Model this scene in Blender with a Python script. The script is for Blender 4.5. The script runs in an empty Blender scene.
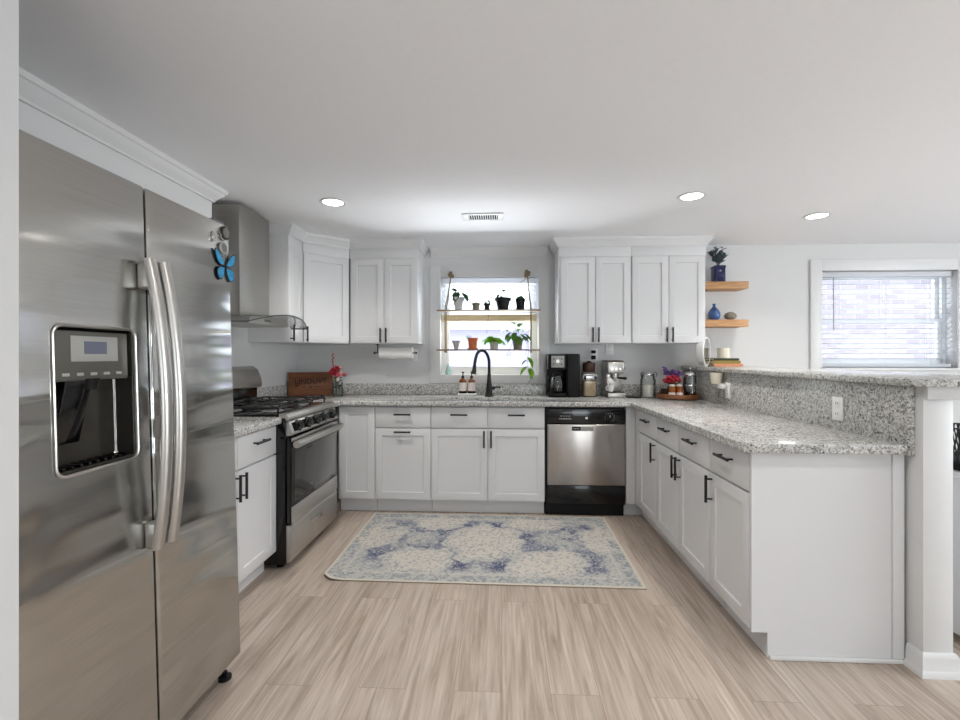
import bpy, bmesh, math, random
import numpy as np
from mathutils import Vector, Matrix, Euler

random.seed(7)
PI = math.pi
scene = bpy.context.scene
COL = scene.collection

# ------------------------------------------------------------------ camera, light, exposure
F_PX = 460.0
CAM_H = 1.28
YAW = math.atan(22 / F_PX)
cd = bpy.data.cameras.new('camera')
cam = bpy.data.objects.new('camera', cd); COL.objects.link(cam)
cam.location = (0, 0, CAM_H); cam.rotation_euler = (PI / 2, 0, YAW)
cd.sensor_width = 36; cd.lens = 36 * F_PX / 960; cd.shift_y = -4.5 / 960
cd.clip_start = .02
scene.camera = cam

W = bpy.data.worlds.new('sky'); scene.world = W; W.use_nodes = True
W.node_tree.nodes['Background'].inputs[0].default_value = (.86, .94, 1.0, 1)
W.node_tree.nodes['Background'].inputs[1].default_value = 2.4

def area(name, loc, rot, sx, sy, power, col=(1, 1, 1)):
    l = bpy.data.lights.new(name, 'AREA'); l.shape = 'RECTANGLE'; l.size = sx; l.size_y = sy
    l.energy = power; l.color = col
    o = bpy.data.objects.new(name, l); COL.objects.link(o); o.location = loc; o.rotation_euler = rot
    return o
# daylight entering through the big openings of the room behind and beside the camera
area('daylight_rear', (1.4, -2.9, 1.1), (PI / 2 + 1.25, 0, 0), 2.4, 1.7, 40, (.90, .96, 1))
area('daylight_side', (5.5, 1.0, 1.25), (PI / 2 + .55, 0, PI / 2), 2.0, 1.1, 76, (.90, .96, 1))
# added lamp outside the sink window, below view, brightens the ceiling inside
area('added_ceiling_fill', (-.12, 5.5, .45), (PI / 2 + .75, 0, PI), 2.2, .9, 235, (.95, .98, 1))

sl = bpy.data.lights.new('sun', 'SUN'); sl.energy = 1.0; sl.angle = math.radians(2); sl.color = (1, .98, .95)
sun = bpy.data.objects.new('sun', sl); COL.objects.link(sun); sun.location = (-3, -9, 9)
sun.rotation_euler = Vector((.2, .62, -.76)).to_track_quat('-Z', 'Y').to_euler()

vs = scene.view_settings
vs.view_transform = 'Standard'; vs.look = 'None'; vs.gamma = 1; vs.use_curve_mapping = False
vs.exposure = 0.44
scene.display_settings.display_device = 'sRGB'

# ------------------------------------------------------------------ material helpers
def srgb(r, g, b):
    f = lambda c: (c / 12.92 if c <= .04045 else ((c + .055) / 1.055) ** 2.4)
    return (f(r / 255), f(g / 255), f(b / 255), 1)

class NT:
    def __init__(s, name):
        s.m = bpy.data.materials.new(name); s.m.use_nodes = True
        s.t = s.m.node_tree; s.b = s.t.nodes['Principled BSDF']; s.out = s.t.nodes['Material Output']
    def n(s, typ, **kw):
        nd = s.t.nodes.new(typ)
        for k, v in kw.items():
            if k.startswith('i_'):
                key = k[2:]; key = int(key) if key.isdigit() else key.replace('_', ' ')
                nd.inputs[key].default_value = v
            else: setattr(nd, k, v)
        return nd
    def l(s, a, b): s.t.links.new(a, b)
    def coord(s, scale=(1, 1, 1), kind='Object'):
        tc = s.n('ShaderNodeTexCoord'); mp = s.n('ShaderNodeMapping'); mp.inputs['Scale'].default_value = scale
        s.l(tc.outputs[kind], mp.inputs[0]); return mp.outputs[0]
    def ramp(s, fac, stops, interp='LINEAR'):
        r = s.n('ShaderNodeValToRGB'); r.color_ramp.interpolation = interp
        e = r.color_ramp.elements
        while len(e) > 1: e.remove(e[-1])
        e[0].position, e[0].color = stops[0]
        for p, c in stops[1:]:
            x = e.new(p); x.color = c
        s.l(fac, r.inputs[0]); return r.outputs[0]
    def bump(s, h, strength=.1, dist=.01):
        b = s.n('ShaderNodeBump'); b.inputs['Strength'].default_value = strength; b.inputs['Distance'].default_value = dist
        s.l(h, b.inputs['Height']); s.l(b.outputs[0], s.b.inputs['Normal'])
    def mix(s, fac, a, b, mode='MIX'):
        m = s.n('ShaderNodeMix', data_type='RGBA', blend_type=mode)
        for v, i in ((fac, 0), (a, 6), (b, 7)):
            if hasattr(v, 'links'): s.l(v, m.inputs[i])
            else: m.inputs[i].default_value = v
        return m.outputs[2]

def plain(name, col, rough=.5, metal=0, var=.03, nscale=9, bump=0, coat=0, trans=0, emit=None, spec=.5, ior=1.45):
    t = NT(name); b = t.b
    nz = t.n('ShaderNodeTexNoise', i_Scale=nscale, i_Detail=3.0)
    t.l(t.coord(), nz.inputs['Vector'])
    c = tuple(col[:3])
    lo = tuple(max(0, x * (1 - var)) for x in c) + (1,); hi = tuple(min(1, x * (1 + var)) for x in c) + (1,)
    t.l(t.ramp(nz.outputs[0], [(.3, lo), (.7, hi)]), b.inputs['Base Color'])
    b.inputs['Roughness'].default_value = rough; b.inputs['Metallic'].default_value = metal
    b.inputs['Coat Weight'].default_value = coat; b.inputs['Transmission Weight'].default_value = trans
    b.inputs['Specular IOR Level'].default_value = spec; b.inputs['IOR'].default_value = ior
    if emit: b.inputs['Emission Color'].default_value = emit[0]; b.inputs['Emission Strength'].default_value = emit[1]
    if bump: t.bump(nz.outputs[0], bump, .003)
    return t.m

def glass_mat(name, tint=(1, 1, 1, 1), gloss=.08, refl=.8):
    t = NT(name); t.t.nodes.remove(t.b)
    tr = t.n('ShaderNodeBsdfTransparent'); tr.inputs[0].default_value = tint
    gl = t.n('ShaderNodeBsdfGlossy'); gl.inputs['Roughness'].default_value = .03
    fr = t.n('ShaderNodeFresnel'); fr.inputs[0].default_value = 1.35
    ma = t.n('ShaderNodeMath', operation='MULTIPLY_ADD'); ma.inputs[1].default_value = refl; ma.inputs[2].default_value = gloss * .3
    t.l(fr.outputs[0], ma.inputs[0])
    mx = t.n('ShaderNodeMixShader'); t.l(ma.outputs[0], mx.inputs[0]); t.l(tr.outputs[0], mx.inputs[1]); t.l(gl.outputs[0], mx.inputs[2])
    t.l(mx.outputs[0], t.out.inputs[0]); return t.m

def steel(name, col, rough, axis='z', wave=.12, aniso=.0, arot=0.0):
    t = NT(name); b = t.b
    b.inputs['Metallic'].default_value = 1
    st = {'z': (3, 3, 260), 'y': (3, 260, 3), 'x': (260, 3, 3)}[axis]
    nz = t.n('ShaderNodeTexNoise', i_Scale=1.0, i_Detail=3.0); t.l(t.coord(st), nz.inputs['Vector'])
    lo = tuple(x * (1 - .05) for x in col[:3]) + (1,); hi = tuple(min(1, x * 1.05) for x in col[:3]) + (1,)
    t.l(t.ramp(nz.outputs[0], [(.3, lo), (.7, hi)]), b.inputs['Base Color'])
    b.inputs['Roughness'].default_value = rough
    if aniso:
        b.inputs['Anisotropic'].default_value = aniso; b.inputs['Anisotropic Rotation'].default_value = arot
        tg = t.n('ShaderNodeTangent', direction_type='RADIAL', axis='Z'); t.l(tg.outputs[0], b.inputs['Tangent'])
    ws = {'z': (.7, .7, 5.0), 'y': (1.5, 3.0, 1.5), 'x': (4.5, 1.2, .8)}[axis]
    wz = t.n('ShaderNodeTexNoise', i_Scale=1.0, i_Detail=1.0); t.l(t.coord(ws), wz.inputs['Vector'])
    t.bump(wz.outputs[0], wave, .05)
    return t.m

M = {}
M['wall'] = plain('wall_paint', srgb(216, 216, 216), .7, var=.008, bump=.02, nscale=60)
M['ceiling'] = plain('ceiling_paint', srgb(244, 244, 246), .75, var=.008, bump=.03, nscale=40)
M['cab'] = plain('cabinet_paint', srgb(222, 222, 223), .38, var=.006)
M['trim'] = plain('trim_paint', srgb(224, 224, 224), .4, var=.006)
M['plastic_white'] = plain('white_plastic', srgb(238, 238, 236), .35, var=.01)
M['black'] = plain('black_metal', srgb(24, 24, 28), .4, var=.1)
M['black_gloss'] = plain('black_enamel', srgb(10, 10, 12), .12, var=.1, coat=.3)
M['black_matte'] = plain('black_plastic', srgb(10, 10, 12), .45, var=.15, spec=.3)
M['iron'] = plain('cast_iron', srgb(22, 22, 23), .55, var=.2, bump=.2, nscale=200)
M['steel'] = steel('fridge_steel', (.50, .495, .475), .15, 'z', wave=.6, aniso=.85, arot=0.0)
M['steel_v'] = steel('dishwasher_steel', (.45, .42, .395), .24, 'x', wave=.25, aniso=.8, arot=.25)
M['steel_hood'] = steel('hood_steel', (.42, .41, .385), .32, 'z', wave=.02)
M['steel_range'] = steel('range_steel', (.58, .56, .53), .3, 'y', wave=.02)
M['steel_plain'] = plain('polished_steel', (.62, .61, .6, 1), .2, metal=1, var=.03)
M['satin'] = plain('satin_steel', (.52, .505, .48, 1), .33, metal=1, var=.03)
M['chrome'] = plain('chrome', (.8, .8, .8, 1), .08, metal=1, var=.02)
M['side_grey'] = plain('fridge_side_paint', srgb(110, 110, 110), .5)
M['dark_recess'] = plain('dispenser_recess', srgb(46, 43, 38), .25, var=.2)
M['panel_grey'] = plain('dispenser_panel', srgb(118, 117, 110), .3, metal=.3)
M['panel_dark'] = plain('dispenser_panel_face', srgb(92, 91, 85), .3, metal=.2)
M['lcd'] = plain('lcd_screen', srgb(98, 102, 118), .2)
M['lcd_frame'] = plain('lcd_frame', srgb(158, 158, 154), .35)
M['oven_glass'] = plain('oven_glass', srgb(34, 32, 31), .06, var=.1, coat=.6)
M['glass'] = glass_mat('clear_glass', (.97, .985, .985, 1))
M['pane'] = glass_mat('window_glass', (.98, .99, 1, 1), .0, .12)
M['smoke_glass'] = glass_mat('hood_glass', (.90, .92, .91, 1), .1)
M['glass_edge'] = plain('glass_edge', srgb(66, 72, 70), .15)
M['rope'] = plain('jute_rope', srgb(140, 124, 98), .9, var=.25, nscale=150, bump=.4)
M['paper'] = plain('paper_towel', srgb(244, 243, 240), .9, var=.01)
def translucent(name, col, amt):
    t = NT(name); t.b.inputs['Base Color'].default_value = col; t.b.inputs['Roughness'].default_value = .5
    tr = t.n('ShaderNodeBsdfTranslucent'); tr.inputs[0].default_value = col
    mx = t.n('ShaderNodeMixShader'); mx.inputs[0].default_value = amt
    t.l(t.b.outputs[0], mx.inputs[1]); t.l(tr.outputs[0], mx.inputs[2]); t.l(mx.outputs[0], t.out.inputs[0]); return t.m
M['blind'] = translucent('blind_slat', srgb(238, 240, 244), .30)
M['beige'] = plain('blind_bottom_rail', srgb(222, 206, 172), .5)
M['vinyl'] = plain('window_vinyl', srgb(240, 242, 243), .4, var=.005)
M['terracotta'] = plain('terracotta', srgb(190, 104, 62), .8, var=.1, nscale=30)
M['concrete'] = plain('concrete_pot', srgb(176, 172, 164), .85, var=.12, nscale=40)
M['pot_white'] = plain('white_pot', srgb(205, 206, 204), .5)
M['soil'] = plain('soil', srgb(48, 36, 26), .95, var=.4, nscale=120, bump=.6)
def leafy(name, col):
    t = NT(name)
    n = t.n('ShaderNodeTexNoise', i_Scale=24.0, i_Detail=2.0); t.l(t.coord(), n.inputs['Vector'])
    c = t.ramp(n.outputs[0], [(.3, tuple(x * .75 for x in col[:3]) + (1,)), (.7, tuple(min(1, x * 1.25) for x in col[:3]) + (1,))])
    t.l(c, t.b.inputs['Base Color']); t.b.inputs['Roughness'].default_value = .45
    tr = t.n('ShaderNodeBsdfTranslucent'); t.l(c, tr.inputs[0])
    mx = t.n('ShaderNodeMixShader'); mx.inputs[0].default_value = .45
    t.l(t.b.outputs[0], mx.inputs[1]); t.l(tr.outputs[0], mx.inputs[2]); t.l(mx.outputs[0], t.out.inputs[0]); return t.m
M['leaf'] = leafy('leaf_green', srgb(86, 138, 44)); M['leaf_light'] = leafy('leaf_lime', srgb(132, 186, 44)); M['leaf_dark'] = leafy('leaf_dark', srgb(62, 96, 58))
M['leaf_blue'] = plain('eucalyptus_leaf', srgb(72, 88, 96), .6, var=.3, nscale=30)
M['stem'] = plain('plant_stem', srgb(98, 106, 54), .6, var=.2)
M['twig'] = plain('brown_twig', srgb(74, 58, 40), .7, var=.2)
M['cobalt'] = plain('cobalt_glaze', srgb(8, 14, 74), .1, var=.15, coat=.5)
M['blueglass'] = plain('blue_glaze', srgb(44, 88, 150), .08, var=.35, nscale=14, coat=.6)
M['stone'] = plain('river_stone', srgb(128, 122, 108), .75, var=.3, nscale=34, bump=.3)
M['cream'] = plain('cream_wax', srgb(232, 224, 204), .5)
M['book_green'] = plain('dark_green_cloth', srgb(52, 58, 34), .7)
M['book_olive'] = plain('olive_cloth', srgb(146, 128, 66), .7)
M['book_orange'] = plain('salmon_cloth', srgb(206, 142, 110), .7)
M['pages'] = plain('book_pages', srgb(226, 218, 196), .9, var=.06, nscale=200)
M['amber'] = plain('amber_glass', srgb(168, 92, 32), .08, var=.15, coat=.4, trans=.25)
M['label'] = plain('paper_label', srgb(236, 226, 220), .7, var=.02)
M['red'] = plain('red_petals', srgb(158, 26, 44), .6, var=.3, nscale=60)
M['pink'] = plain('pink_petals', srgb(196, 84, 96), .6, var=.3, nscale=60)
M['purple'] = plain('purple_petals', srgb(92, 66, 122), .6, var=.35, nscale=60)
M['white_petals'] = plain('white_petals', srgb(232, 226, 214), .6, var=.1, nscale=60)
M['tan'] = plain('tan_contents', srgb(206, 182, 146), .8, var=.16, nscale=90)
M['brown'] = plain('brown_lid', srgb(62, 38, 28), .45, var=.2)
M['coffee'] = plain('dark_coffee', srgb(40, 22, 14), .2)
M['butterfly_blue'] = plain('butterfly_blue', srgb(42, 146, 196), .4, var=.25, nscale=50)
M['aqua'] = plain('aqua_glass', srgb(206, 240, 236), .15, trans=.6)
M['dark_gap'] = plain('shadow_gap', srgb(14, 13, 12), .9)
M['ground'] = plain('outside_ground', srgb(158, 160, 166), .95, var=.1)
M['siding'] = plain('house_siding', srgb(160, 157, 184), .8, var=.02)
M['ink'] = plain('black_ink', srgb(30, 18, 10), .7)
M['grey_mark'] = plain('grey_print', srgb(170, 170, 170), .6)
M['slate_mirror'] = plain('mirror_glass', (.62, .64, .64, 1), .06, metal=1)
M['lamp'] = plain('lamp_lens', (1, 1, 1, 1), .4, emit=((1, .97, .92, 1), 9))

def granite():
    t = NT('speckled_granite')
    v = t.coord((1, 1, 1))
    dn = t.n('ShaderNodeTexNoise', i_Scale=60.0, i_Detail=3.0); t.l(v, dn.inputs['Vector'])
    vv = t.mix(.018, v, dn.outputs['Color'], 'ADD')
    a = t.n('ShaderNodeTexVoronoi', i_Scale=120.0); t.l(vv, a.inputs['Vector'])
    b = t.n('ShaderNodeTexVoronoi', i_Scale=210.0); t.l(vv, b.inputs['Vector'])
    sa = t.n('ShaderNodeSeparateColor'); t.l(a.outputs['Color'], sa.inputs[0])
    sb = t.n('ShaderNodeSeparateColor'); t.l(b.outputs['Color'], sb.inputs[0])
    ca = t.ramp(sa.outputs[0], [(0, srgb(40, 40, 42)), (.07, srgb(100, 100, 100)), (.19, srgb(158, 157, 154)), (.42, srgb(198, 197, 194)), (.68, srgb(226, 225, 222))], 'CONSTANT')
    cb = t.ramp(sb.outputs[1], [(0, srgb(36, 36, 38)), (.09, srgb(128, 127, 125)), (.26, srgb(200, 199, 196)), (.58, srgb(230, 229, 226))], 'CONSTANT')
    big = t.n('ShaderNodeTexNoise', i_Scale=7.0, i_Detail=2.0); t.l(v, big.inputs['Vector'])
    c = t.mix(.42, ca, cb)
    c = t.mix(.25, c, t.ramp(big.outputs[0], [(.35, srgb(150, 150, 148)), (.65, srgb(226, 226, 224))]), 'MULTIPLY')
    t.l(c, t.b.inputs['Base Color'])
    t.b.inputs['Roughness'].default_value = .16
    return t.m
M['granite'] = granite()

def wood(name, c1, c2, scale=(1, 1, 1), rough=.5):
    t = NT(name)
    v = t.coord(scale)
    n = t.n('ShaderNodeTexNoise', i_Scale=6.0, i_Detail=6.0, i_Distortion=.8); t.l(v, n.inputs['Vector'])
    t.l(t.ramp(n.outputs[0], [(.25, c1), (.75, c2)]), t.b.inputs['Base Color'])
    t.b.inputs['Roughness'].default_value = rough; t.bump(n.outputs[0], .12, .003)
    return t.m
M['oak_shelf'] = wood('oak_shelf', srgb(170, 122, 78), srgb(206, 160, 112), (1, 12, 12))
M['crate_wood'] = wood('crate_wood', srgb(80, 44, 20), srgb(134, 78, 36), (1.2, 8, 14), .55)
M['tray_wood'] = wood('tray_wood', srgb(84, 50, 30), srgb(150, 96, 60), (2, 14, 14), .4)
M['board_wood'] = wood('shelf_board_wood', srgb(112, 96, 78), srgb(152, 134, 110), (2, 14, 14), .6)

def floor_mat():
    t = NT('oak_planks')
    tc = t.n('ShaderNodeTexCoord')
    mp = t.n('ShaderNodeMapping'); mp.inputs['Rotation'].default_value = (0, 0, PI / 2); t.l(tc.outputs['Object'], mp.inputs[0])
    br = t.n('ShaderNodeTexBrick'); t.l(mp.outputs[0], br.inputs['Vector'])
    br.offset = .37; br.offset_frequency = 2
    for k, v in (('Scale', 1.0), ('Brick Width', 1.75), ('Row Height', .184), ('Mortar Size', .0008), ('Mortar Smooth', .3), ('Bias', 0.0)):
        br.inputs[k].default_value = v
    br.inputs['Color1'].default_value = (0, 0, 0, 1); br.inputs['Color2'].default_value = (1, 1, 1, 1); br.inputs['Mortar'].default_value = (.5, .5, .5, 1)
    g = t.n('ShaderNodeMapping'); g.inputs['Scale'].default_value = (20, 1.5, 1); t.l(tc.outputs['Object'], g.inputs[0])
    shift = t.n('ShaderNodeVectorMath', operation='MULTIPLY_ADD')   # a different grain on every board
    t.l(br.outputs['Color'], shift.inputs[0]); shift.inputs[1].default_value = (9, 31, 0); t.l(g.outputs[0], shift.inputs[2])
    n1 = t.n('ShaderNodeTexNoise', i_Scale=1.0, i_Detail=5.0, i_Distortion=1.2, i_Roughness=.6); t.l(shift.outputs[0], n1.inputs['Vector'])
    g2 = t.n('ShaderNodeMapping'); g2.inputs['Scale'].default_value = (95, 3.2, 1); t.l(tc.outputs['Object'], g2.inputs[0])
    n2 = t.n('ShaderNodeTexNoise', i_Scale=1.0, i_Detail=3.0); t.l(g2.outputs[0], n2.inputs['Vector'])
    base = t.ramp(n1.outputs[0], [(.28, srgb(154, 138, 124)), (.48, srgb(184, 169, 156)), (.7, srgb(203, 191, 180))])
    fine = t.ramp(n2.outputs[0], [(.3, (.76, .75, .74, 1)), (.7, (1.06, 1.06, 1.06, 1))])
    c = t.mix(.85, base, fine, 'MULTIPLY')
    tone = t.ramp(br.outputs['Color'], [(0, (.90, .885, .87, 1)), (1, (1.06, 1.06, 1.06, 1))])
    c = t.mix(.8, c, tone, 'MULTIPLY')
    c = t.mix(br.outputs['Fac'], c, srgb(128, 108, 92))
    t.l(c, t.b.inputs['Base Color']); t.b.inputs['Roughness'].default_value = .42
    t.bump(n2.outputs[0], .06, .002)
    return t.m
M['floor'] = floor_mat()

def brick_mat():
    t = NT('pale_brick')
    tc = t.n('ShaderNodeTexCoord'); mp = t.n('ShaderNodeMapping'); mp.inputs['Rotation'].default_value = (PI / 2, 0, 0); t.l(tc.outputs['Object'], mp.inputs[0])
    br = t.n('ShaderNodeTexBrick'); t.l(mp.outputs[0], br.inputs['Vector'])
    for k, v in (('Scale', 1.0), ('Brick Width', .21), ('Row Height', .075), ('Mortar Size', .008)): br.inputs[k].default_value = v
    br.inputs['Color1'].default_value = srgb(160, 150, 158); br.inputs['Color2'].default_value = srgb(178, 170, 178); br.inputs['Mortar'].default_value = srgb(184, 184, 192)
    t.l(br.outputs['Color'], t.b.inputs['Base Color']); t.b.inputs['Roughness'].default_value = .9
    return t.m
M['brick'] = brick_mat()

def attr_mat(name, rough):
    t = NT(name)
    a = t.n('ShaderNodeAttribute', attribute_name='pattern')
    nz = t.n('ShaderNodeTexNoise', i_Scale=170.0, i_Detail=2.0); t.l(t.coord(), nz.inputs['Vector'])
    t.l(t.mix(.5, a.outputs['Color'], t.ramp(nz.outputs[0], [(.35, (.72, .72, .72, 1)), (.65, (1.12, 1.12, 1.12, 1))]), 'MULTIPLY'), t.b.inputs['Base Color'])
    t.b.inputs['Roughness'].default_value = rough; t.bump(nz.outputs[0], .4, .003)
    return t.m
M['rug'] = attr_mat('woven_rug', .95)

# ------------------------------------------------------------------ mesh helpers
class MB:
    """collects shapes into one bmesh (coordinates relative to o)"""
    def __init__(s, o=(0, 0, 0)):
        s.bm = bmesh.new(); s.o = Vector(o)
    def box(s, a, b, bev=0, seg=2):
        a = Vector(a) - s.o; b = Vector(b) - s.o
        lo = [min(a[i], b[i]) for i in range(3)]; hi = [max(a[i], b[i]) for i in range(3)]
        t = bmesh.new()
        vs = [t.verts.new((x, y, z)) for x in (lo[0], hi[0]) for y in (lo[1], hi[1]) for z in (lo[2], hi[2])]
        for f in ((0, 1, 3, 2), (4, 6, 7, 5), (0, 4, 5, 1), (2, 3, 7, 6), (0, 2, 6, 4), (1, 5, 7, 3)): t.faces.new([vs[i] for i in f])
        if bev: bmesh.ops.bevel(t, geom=t.edges[:], offset=min(bev, .45 * min(hi[i] - lo[i] for i in range(3))), segments=seg, profile=.5, affect='EDGES')
        s.merge(t); return s
    def merge(s, t, mat=None):
        bmesh.ops.recalc_face_normals(t, faces=t.faces[:])
        if mat is not None: bmesh.ops.transform(t, matrix=mat, verts=t.verts[:])
        me = bpy.data.meshes.new('tmp'); t.to_mesh(me); t.free(); s.bm.from_mesh(me); bpy.data.meshes.remove(me)
    def tube(s, pts, r, seg=8, smooth_n=0, cap=True):
        pts = [Vector(p) - s.o for p in pts]
        if smooth_n: pts = catmull(pts, smooth_n)
        rs = r if isinstance(r, (list, tuple)) else [r] * len(pts)
        if len(rs) != len(pts):
            k = (len(rs) - 1) / (len(pts) - 1)
            rs = [rs[min(int(i * k), len(rs) - 2)] * (1 - (i * k - min(int(i * k), len(rs) - 2))) + rs[min(int(i * k), len(rs) - 2) + 1] * (i * k - min(int(i * k), len(rs) - 2)) for i in range(len(pts))]
        t = bmesh.new(); rings = []; up = None
        for i, p in enumerate(pts):
            d = (pts[min(i + 1, len(pts) - 1)] - pts[max(i - 1, 0)]).normalized()
            if up is None: up = Vector((0, 0, 1)) if abs(d.z) < .9 else Vector((1, 0, 0))
            a = d.cross(up)
            if a.length < 1e-5: a = d.orthogonal()
            a.normalize(); b = a.cross(d).normalized(); up = b
            rings.append([t.verts.new(p + rs[i] * (math.cos(2 * PI * k / seg) * a + math.sin(2 * PI * k / seg) * b)) for k in range(seg)])
        for r0, r1 in zip(rings, rings[1:]):
            for k in range(seg): t.faces.new((r0[k], r0[(k + 1) % seg], r1[(k + 1) % seg], r1[k]))
        if cap: t.faces.new(rings[0]); t.faces.new(rings[-1][::-1])
        s.merge(t); return s
    def cyl(s, p0, p1, r, seg=24, bev=0): return s.tube([p0, p1], r, seg)
    def lathe(s, prof, c=(0, 0, 0), seg=28, sx=1, sy=1, mat=None):
        """prof: (radius, z) from bottom to top, closed by poles where radius is 0"""
        c = Vector(c) - s.o; t = bmesh.new(); rings = []
        for r, z in prof:
            if r < 1e-6: rings.append([t.verts.new((0, 0, z))])
            else: rings.append([t.verts.new((r * sx * math.cos(2 * PI * k / seg), r * sy * math.sin(2 * PI * k / seg), z)) for k in range(seg)])
        for a, b in zip(rings, rings[1:]):
            for k in range(seg):
                q = [a[k % len(a)], a[(k + 1) % len(a)], b[(k + 1) % len(b)], b[k % len(b)]]
                q = list(dict.fromkeys(q))
                if len(q) > 2: t.faces.new(q)
        m = Matrix.Translation(c)
        if mat is not None: m = m @ mat
        s.merge(t, m); return s
    def ball(s, c, r, sc=(1, 1, 1), seg=12, jit=0):
        t = bmesh.new(); bmesh.ops.create_icosphere(t, subdivisions=2, radius=r)
        for v in t.verts:
            if jit: v.co *= 1 + random.uniform(-jit, jit)
            v.co = Vector((v.co.x * sc[0], v.co.y * sc[1], v.co.z * sc[2]))
        s.merge(t, Matrix.Translation(Vector(c) - s.o)); return s
    def poly(s, pts, z0, z1, axis='z', bev=0):
        """extrude a 2D polygon; axis z: (x,y) z0..z1 ; x: (y,z) x0..x1 ; y: (x,z) y0..y1"""
        def P(p, h): return Vector({'z': (p[0], p[1], h), 'x': (h, p[0], p[1]), 'y': (p[0], h, p[1])}[axis]) - s.o
        t = bmesh.new()
        a = [t.verts.new(P(p, z0)) for p in pts]; b = [t.verts.new(P(p, z1)) for p in pts]
        t.faces.new(a); t.faces.new(b[::-1]); n = len(pts)
        for i in range(n): t.faces.new((a[i], b[i], b[(i + 1) % n], a[(i + 1) % n]))
        bmesh.ops.recalc_face_normals(t, faces=t.faces[:])
        if bev: bmesh.ops.bevel(t, geom=[e for e in t.edges if e.calc_face_angle(0) > .4], offset=bev, segments=2, profile=.5, affect='EDGES')
        s.merge(t); return s
    def leaf(s, base, direction, size, width=.62, bend=.25, seg=5):
        """a heart shaped leaf with a folded midrib and real bend"""
        d = Vector(direction).normalized(); up = Vector((0, 0, 1))
        a = d.cross(up)
        if a.length < .1: a = Vector((1, 0, 0))
        a.normalize(); nrm = a.cross(d).normalized(); base = Vector(base) - s.o
        t = bmesh.new(); rows = []
        for i in range(seg + 1):
            u = i / seg; w = size * width * .5 * (math.sin(PI * min(1, u * .86 + .14)) ** .8) * (1 if u < 1 else 0)
            c = base + d * size * u - up * bend * size * u * u
            rows.append([t.verts.new(c - a * w + nrm * w * .35), t.verts.new(c), t.verts.new(c + a * w + nrm * w * .35)])
        for r0, r1 in zip(rows, rows[1:]):
            t.faces.new((r0[0], r0[1], r1[1], r1[0])); t.faces.new((r0[1], r0[2], r1[2], r1[1]))
        bmesh.ops.remove_doubles(t, verts=t.verts[:], dist=1e-5)
        bmesh.ops.solidify(t, geom=t.faces[:], thickness=.0008)
        s.merge(t); return s
    def build(s, name, mat, parent=None, loc=(0, 0, 0), smooth=None):
        me = bpy.data.meshes.new(name); s.bm.to_mesh(me); s.bm.free()
        mats = mat if isinstance(mat, (list, tuple)) else [mat]
        for m in mats: me.materials.append(M[m] if isinstance(m, str) else m)
        o = bpy.data.objects.new(name, me); COL.objects.link(o); o.location = loc
        if parent is not None: o.parent = parent
        for p in me.polygons: p.use_smooth = True
        if hasattr(me, 'set_sharp_from_angle'): me.set_sharp_from_angle(angle=math.radians(smooth if smooth else 35))
        return o

def catmull(pts, n):
    out = []
    P = [pts[0]] + list(pts) + [pts[-1]]
    for i in range(1, len(P) - 2):
        for k in range(n):
            t = k / n; p0, p1, p2, p3 = P[i - 1], P[i], P[i + 1], P[i + 2]
            out.append(.5 * ((2 * p1) + (p2 - p0) * t + (2 * p0 - 5 * p1 + 4 * p2 - p3) * t * t + (3 * p1 - p0 - 3 * p2 + p3) * t ** 3))
    out.append(pts[-1]); return out

def cut(o, cutters):
    """subtract boxes (lo, hi, bevel) from object o, in its own coordinates"""
    tmp = []
    for lo, hi, bev in cutters:
        c = MB().box(lo, hi, bev, 4).build('tmp_cutter', 'black'); c.parent = o; tmp.append(c)
        md = o.modifiers.new('b', 'BOOLEAN'); md.object = c; md.operation = 'DIFFERENCE'; md.solver = 'EXACT'
    dg = bpy.context.evaluated_depsgraph_get(); dg.update()
    me = bpy.data.meshes.new_from_object(o.evaluated_get(dg))
    me.name = o.name; o.modifiers.clear(); old = o.data; o.data = me; bpy.data.meshes.remove(old)
    for c in tmp:
        m = c.data; bpy.data.objects.remove(c); bpy.data.meshes.remove(m)
    return o

def tag(o, label, cat, group=None, kind=None):
    o['label'] = label; o['category'] = cat
    if group: o['group'] = group
    if kind: o['kind'] = kind
    return o
def thing(name, label, cat, loc=(0, 0, 0), rot=(0, 0, 0), group=None, kind=None):
    o = bpy.data.objects.new(name, None); COL.objects.link(o); o.empty_display_size = .05
    o.location = loc; o.rotation_euler = rot if isinstance(rot, (tuple, list, Euler)) else (0, 0, rot)
    return tag(o, label, cat, group, kind)
def dup(root, loc, rot=None, label=None):
    r = root.copy(); COL.objects.link(r); r.location = loc
    if rot is not None: r.rotation_euler = rot
    if label: r['label'] = label
    for ch in list(root.children):
        c = ch.copy(); COL.objects.link(c); c.parent = r
        for g in list(ch.children):
            d = g.copy(); COL.objects.link(d); d.parent = c
    return r
def struct(o, label, cat): return tag(o, label, cat, kind='structure')
def text(name, body, size, mat, parent, loc, rot, depth=.0008, sx=1):
    cu = bpy.data.curves.new(name, 'FONT'); cu.body = body; cu.size = size; cu.extrude = depth; cu.align_x = 'CENTER'; cu.align_y = 'CENTER'
    t = bpy.data.objects.new('tmp_text', cu); COL.objects.link(t)
    dg = bpy.context.evaluated_depsgraph_get(); dg.update()
    me = bpy.data.meshes.new_from_object(t.evaluated_get(dg)); bpy.data.objects.remove(t); bpy.data.curves.remove(cu)
    me.name = name; me.materials.clear(); me.materials.append(M[mat])
    o = bpy.data.objects.new(name, me); COL.objects.link(o); o.parent = parent; o.location = loc; o.rotation_euler = rot; o.scale = (sx, 1, 1)
    return o

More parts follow.
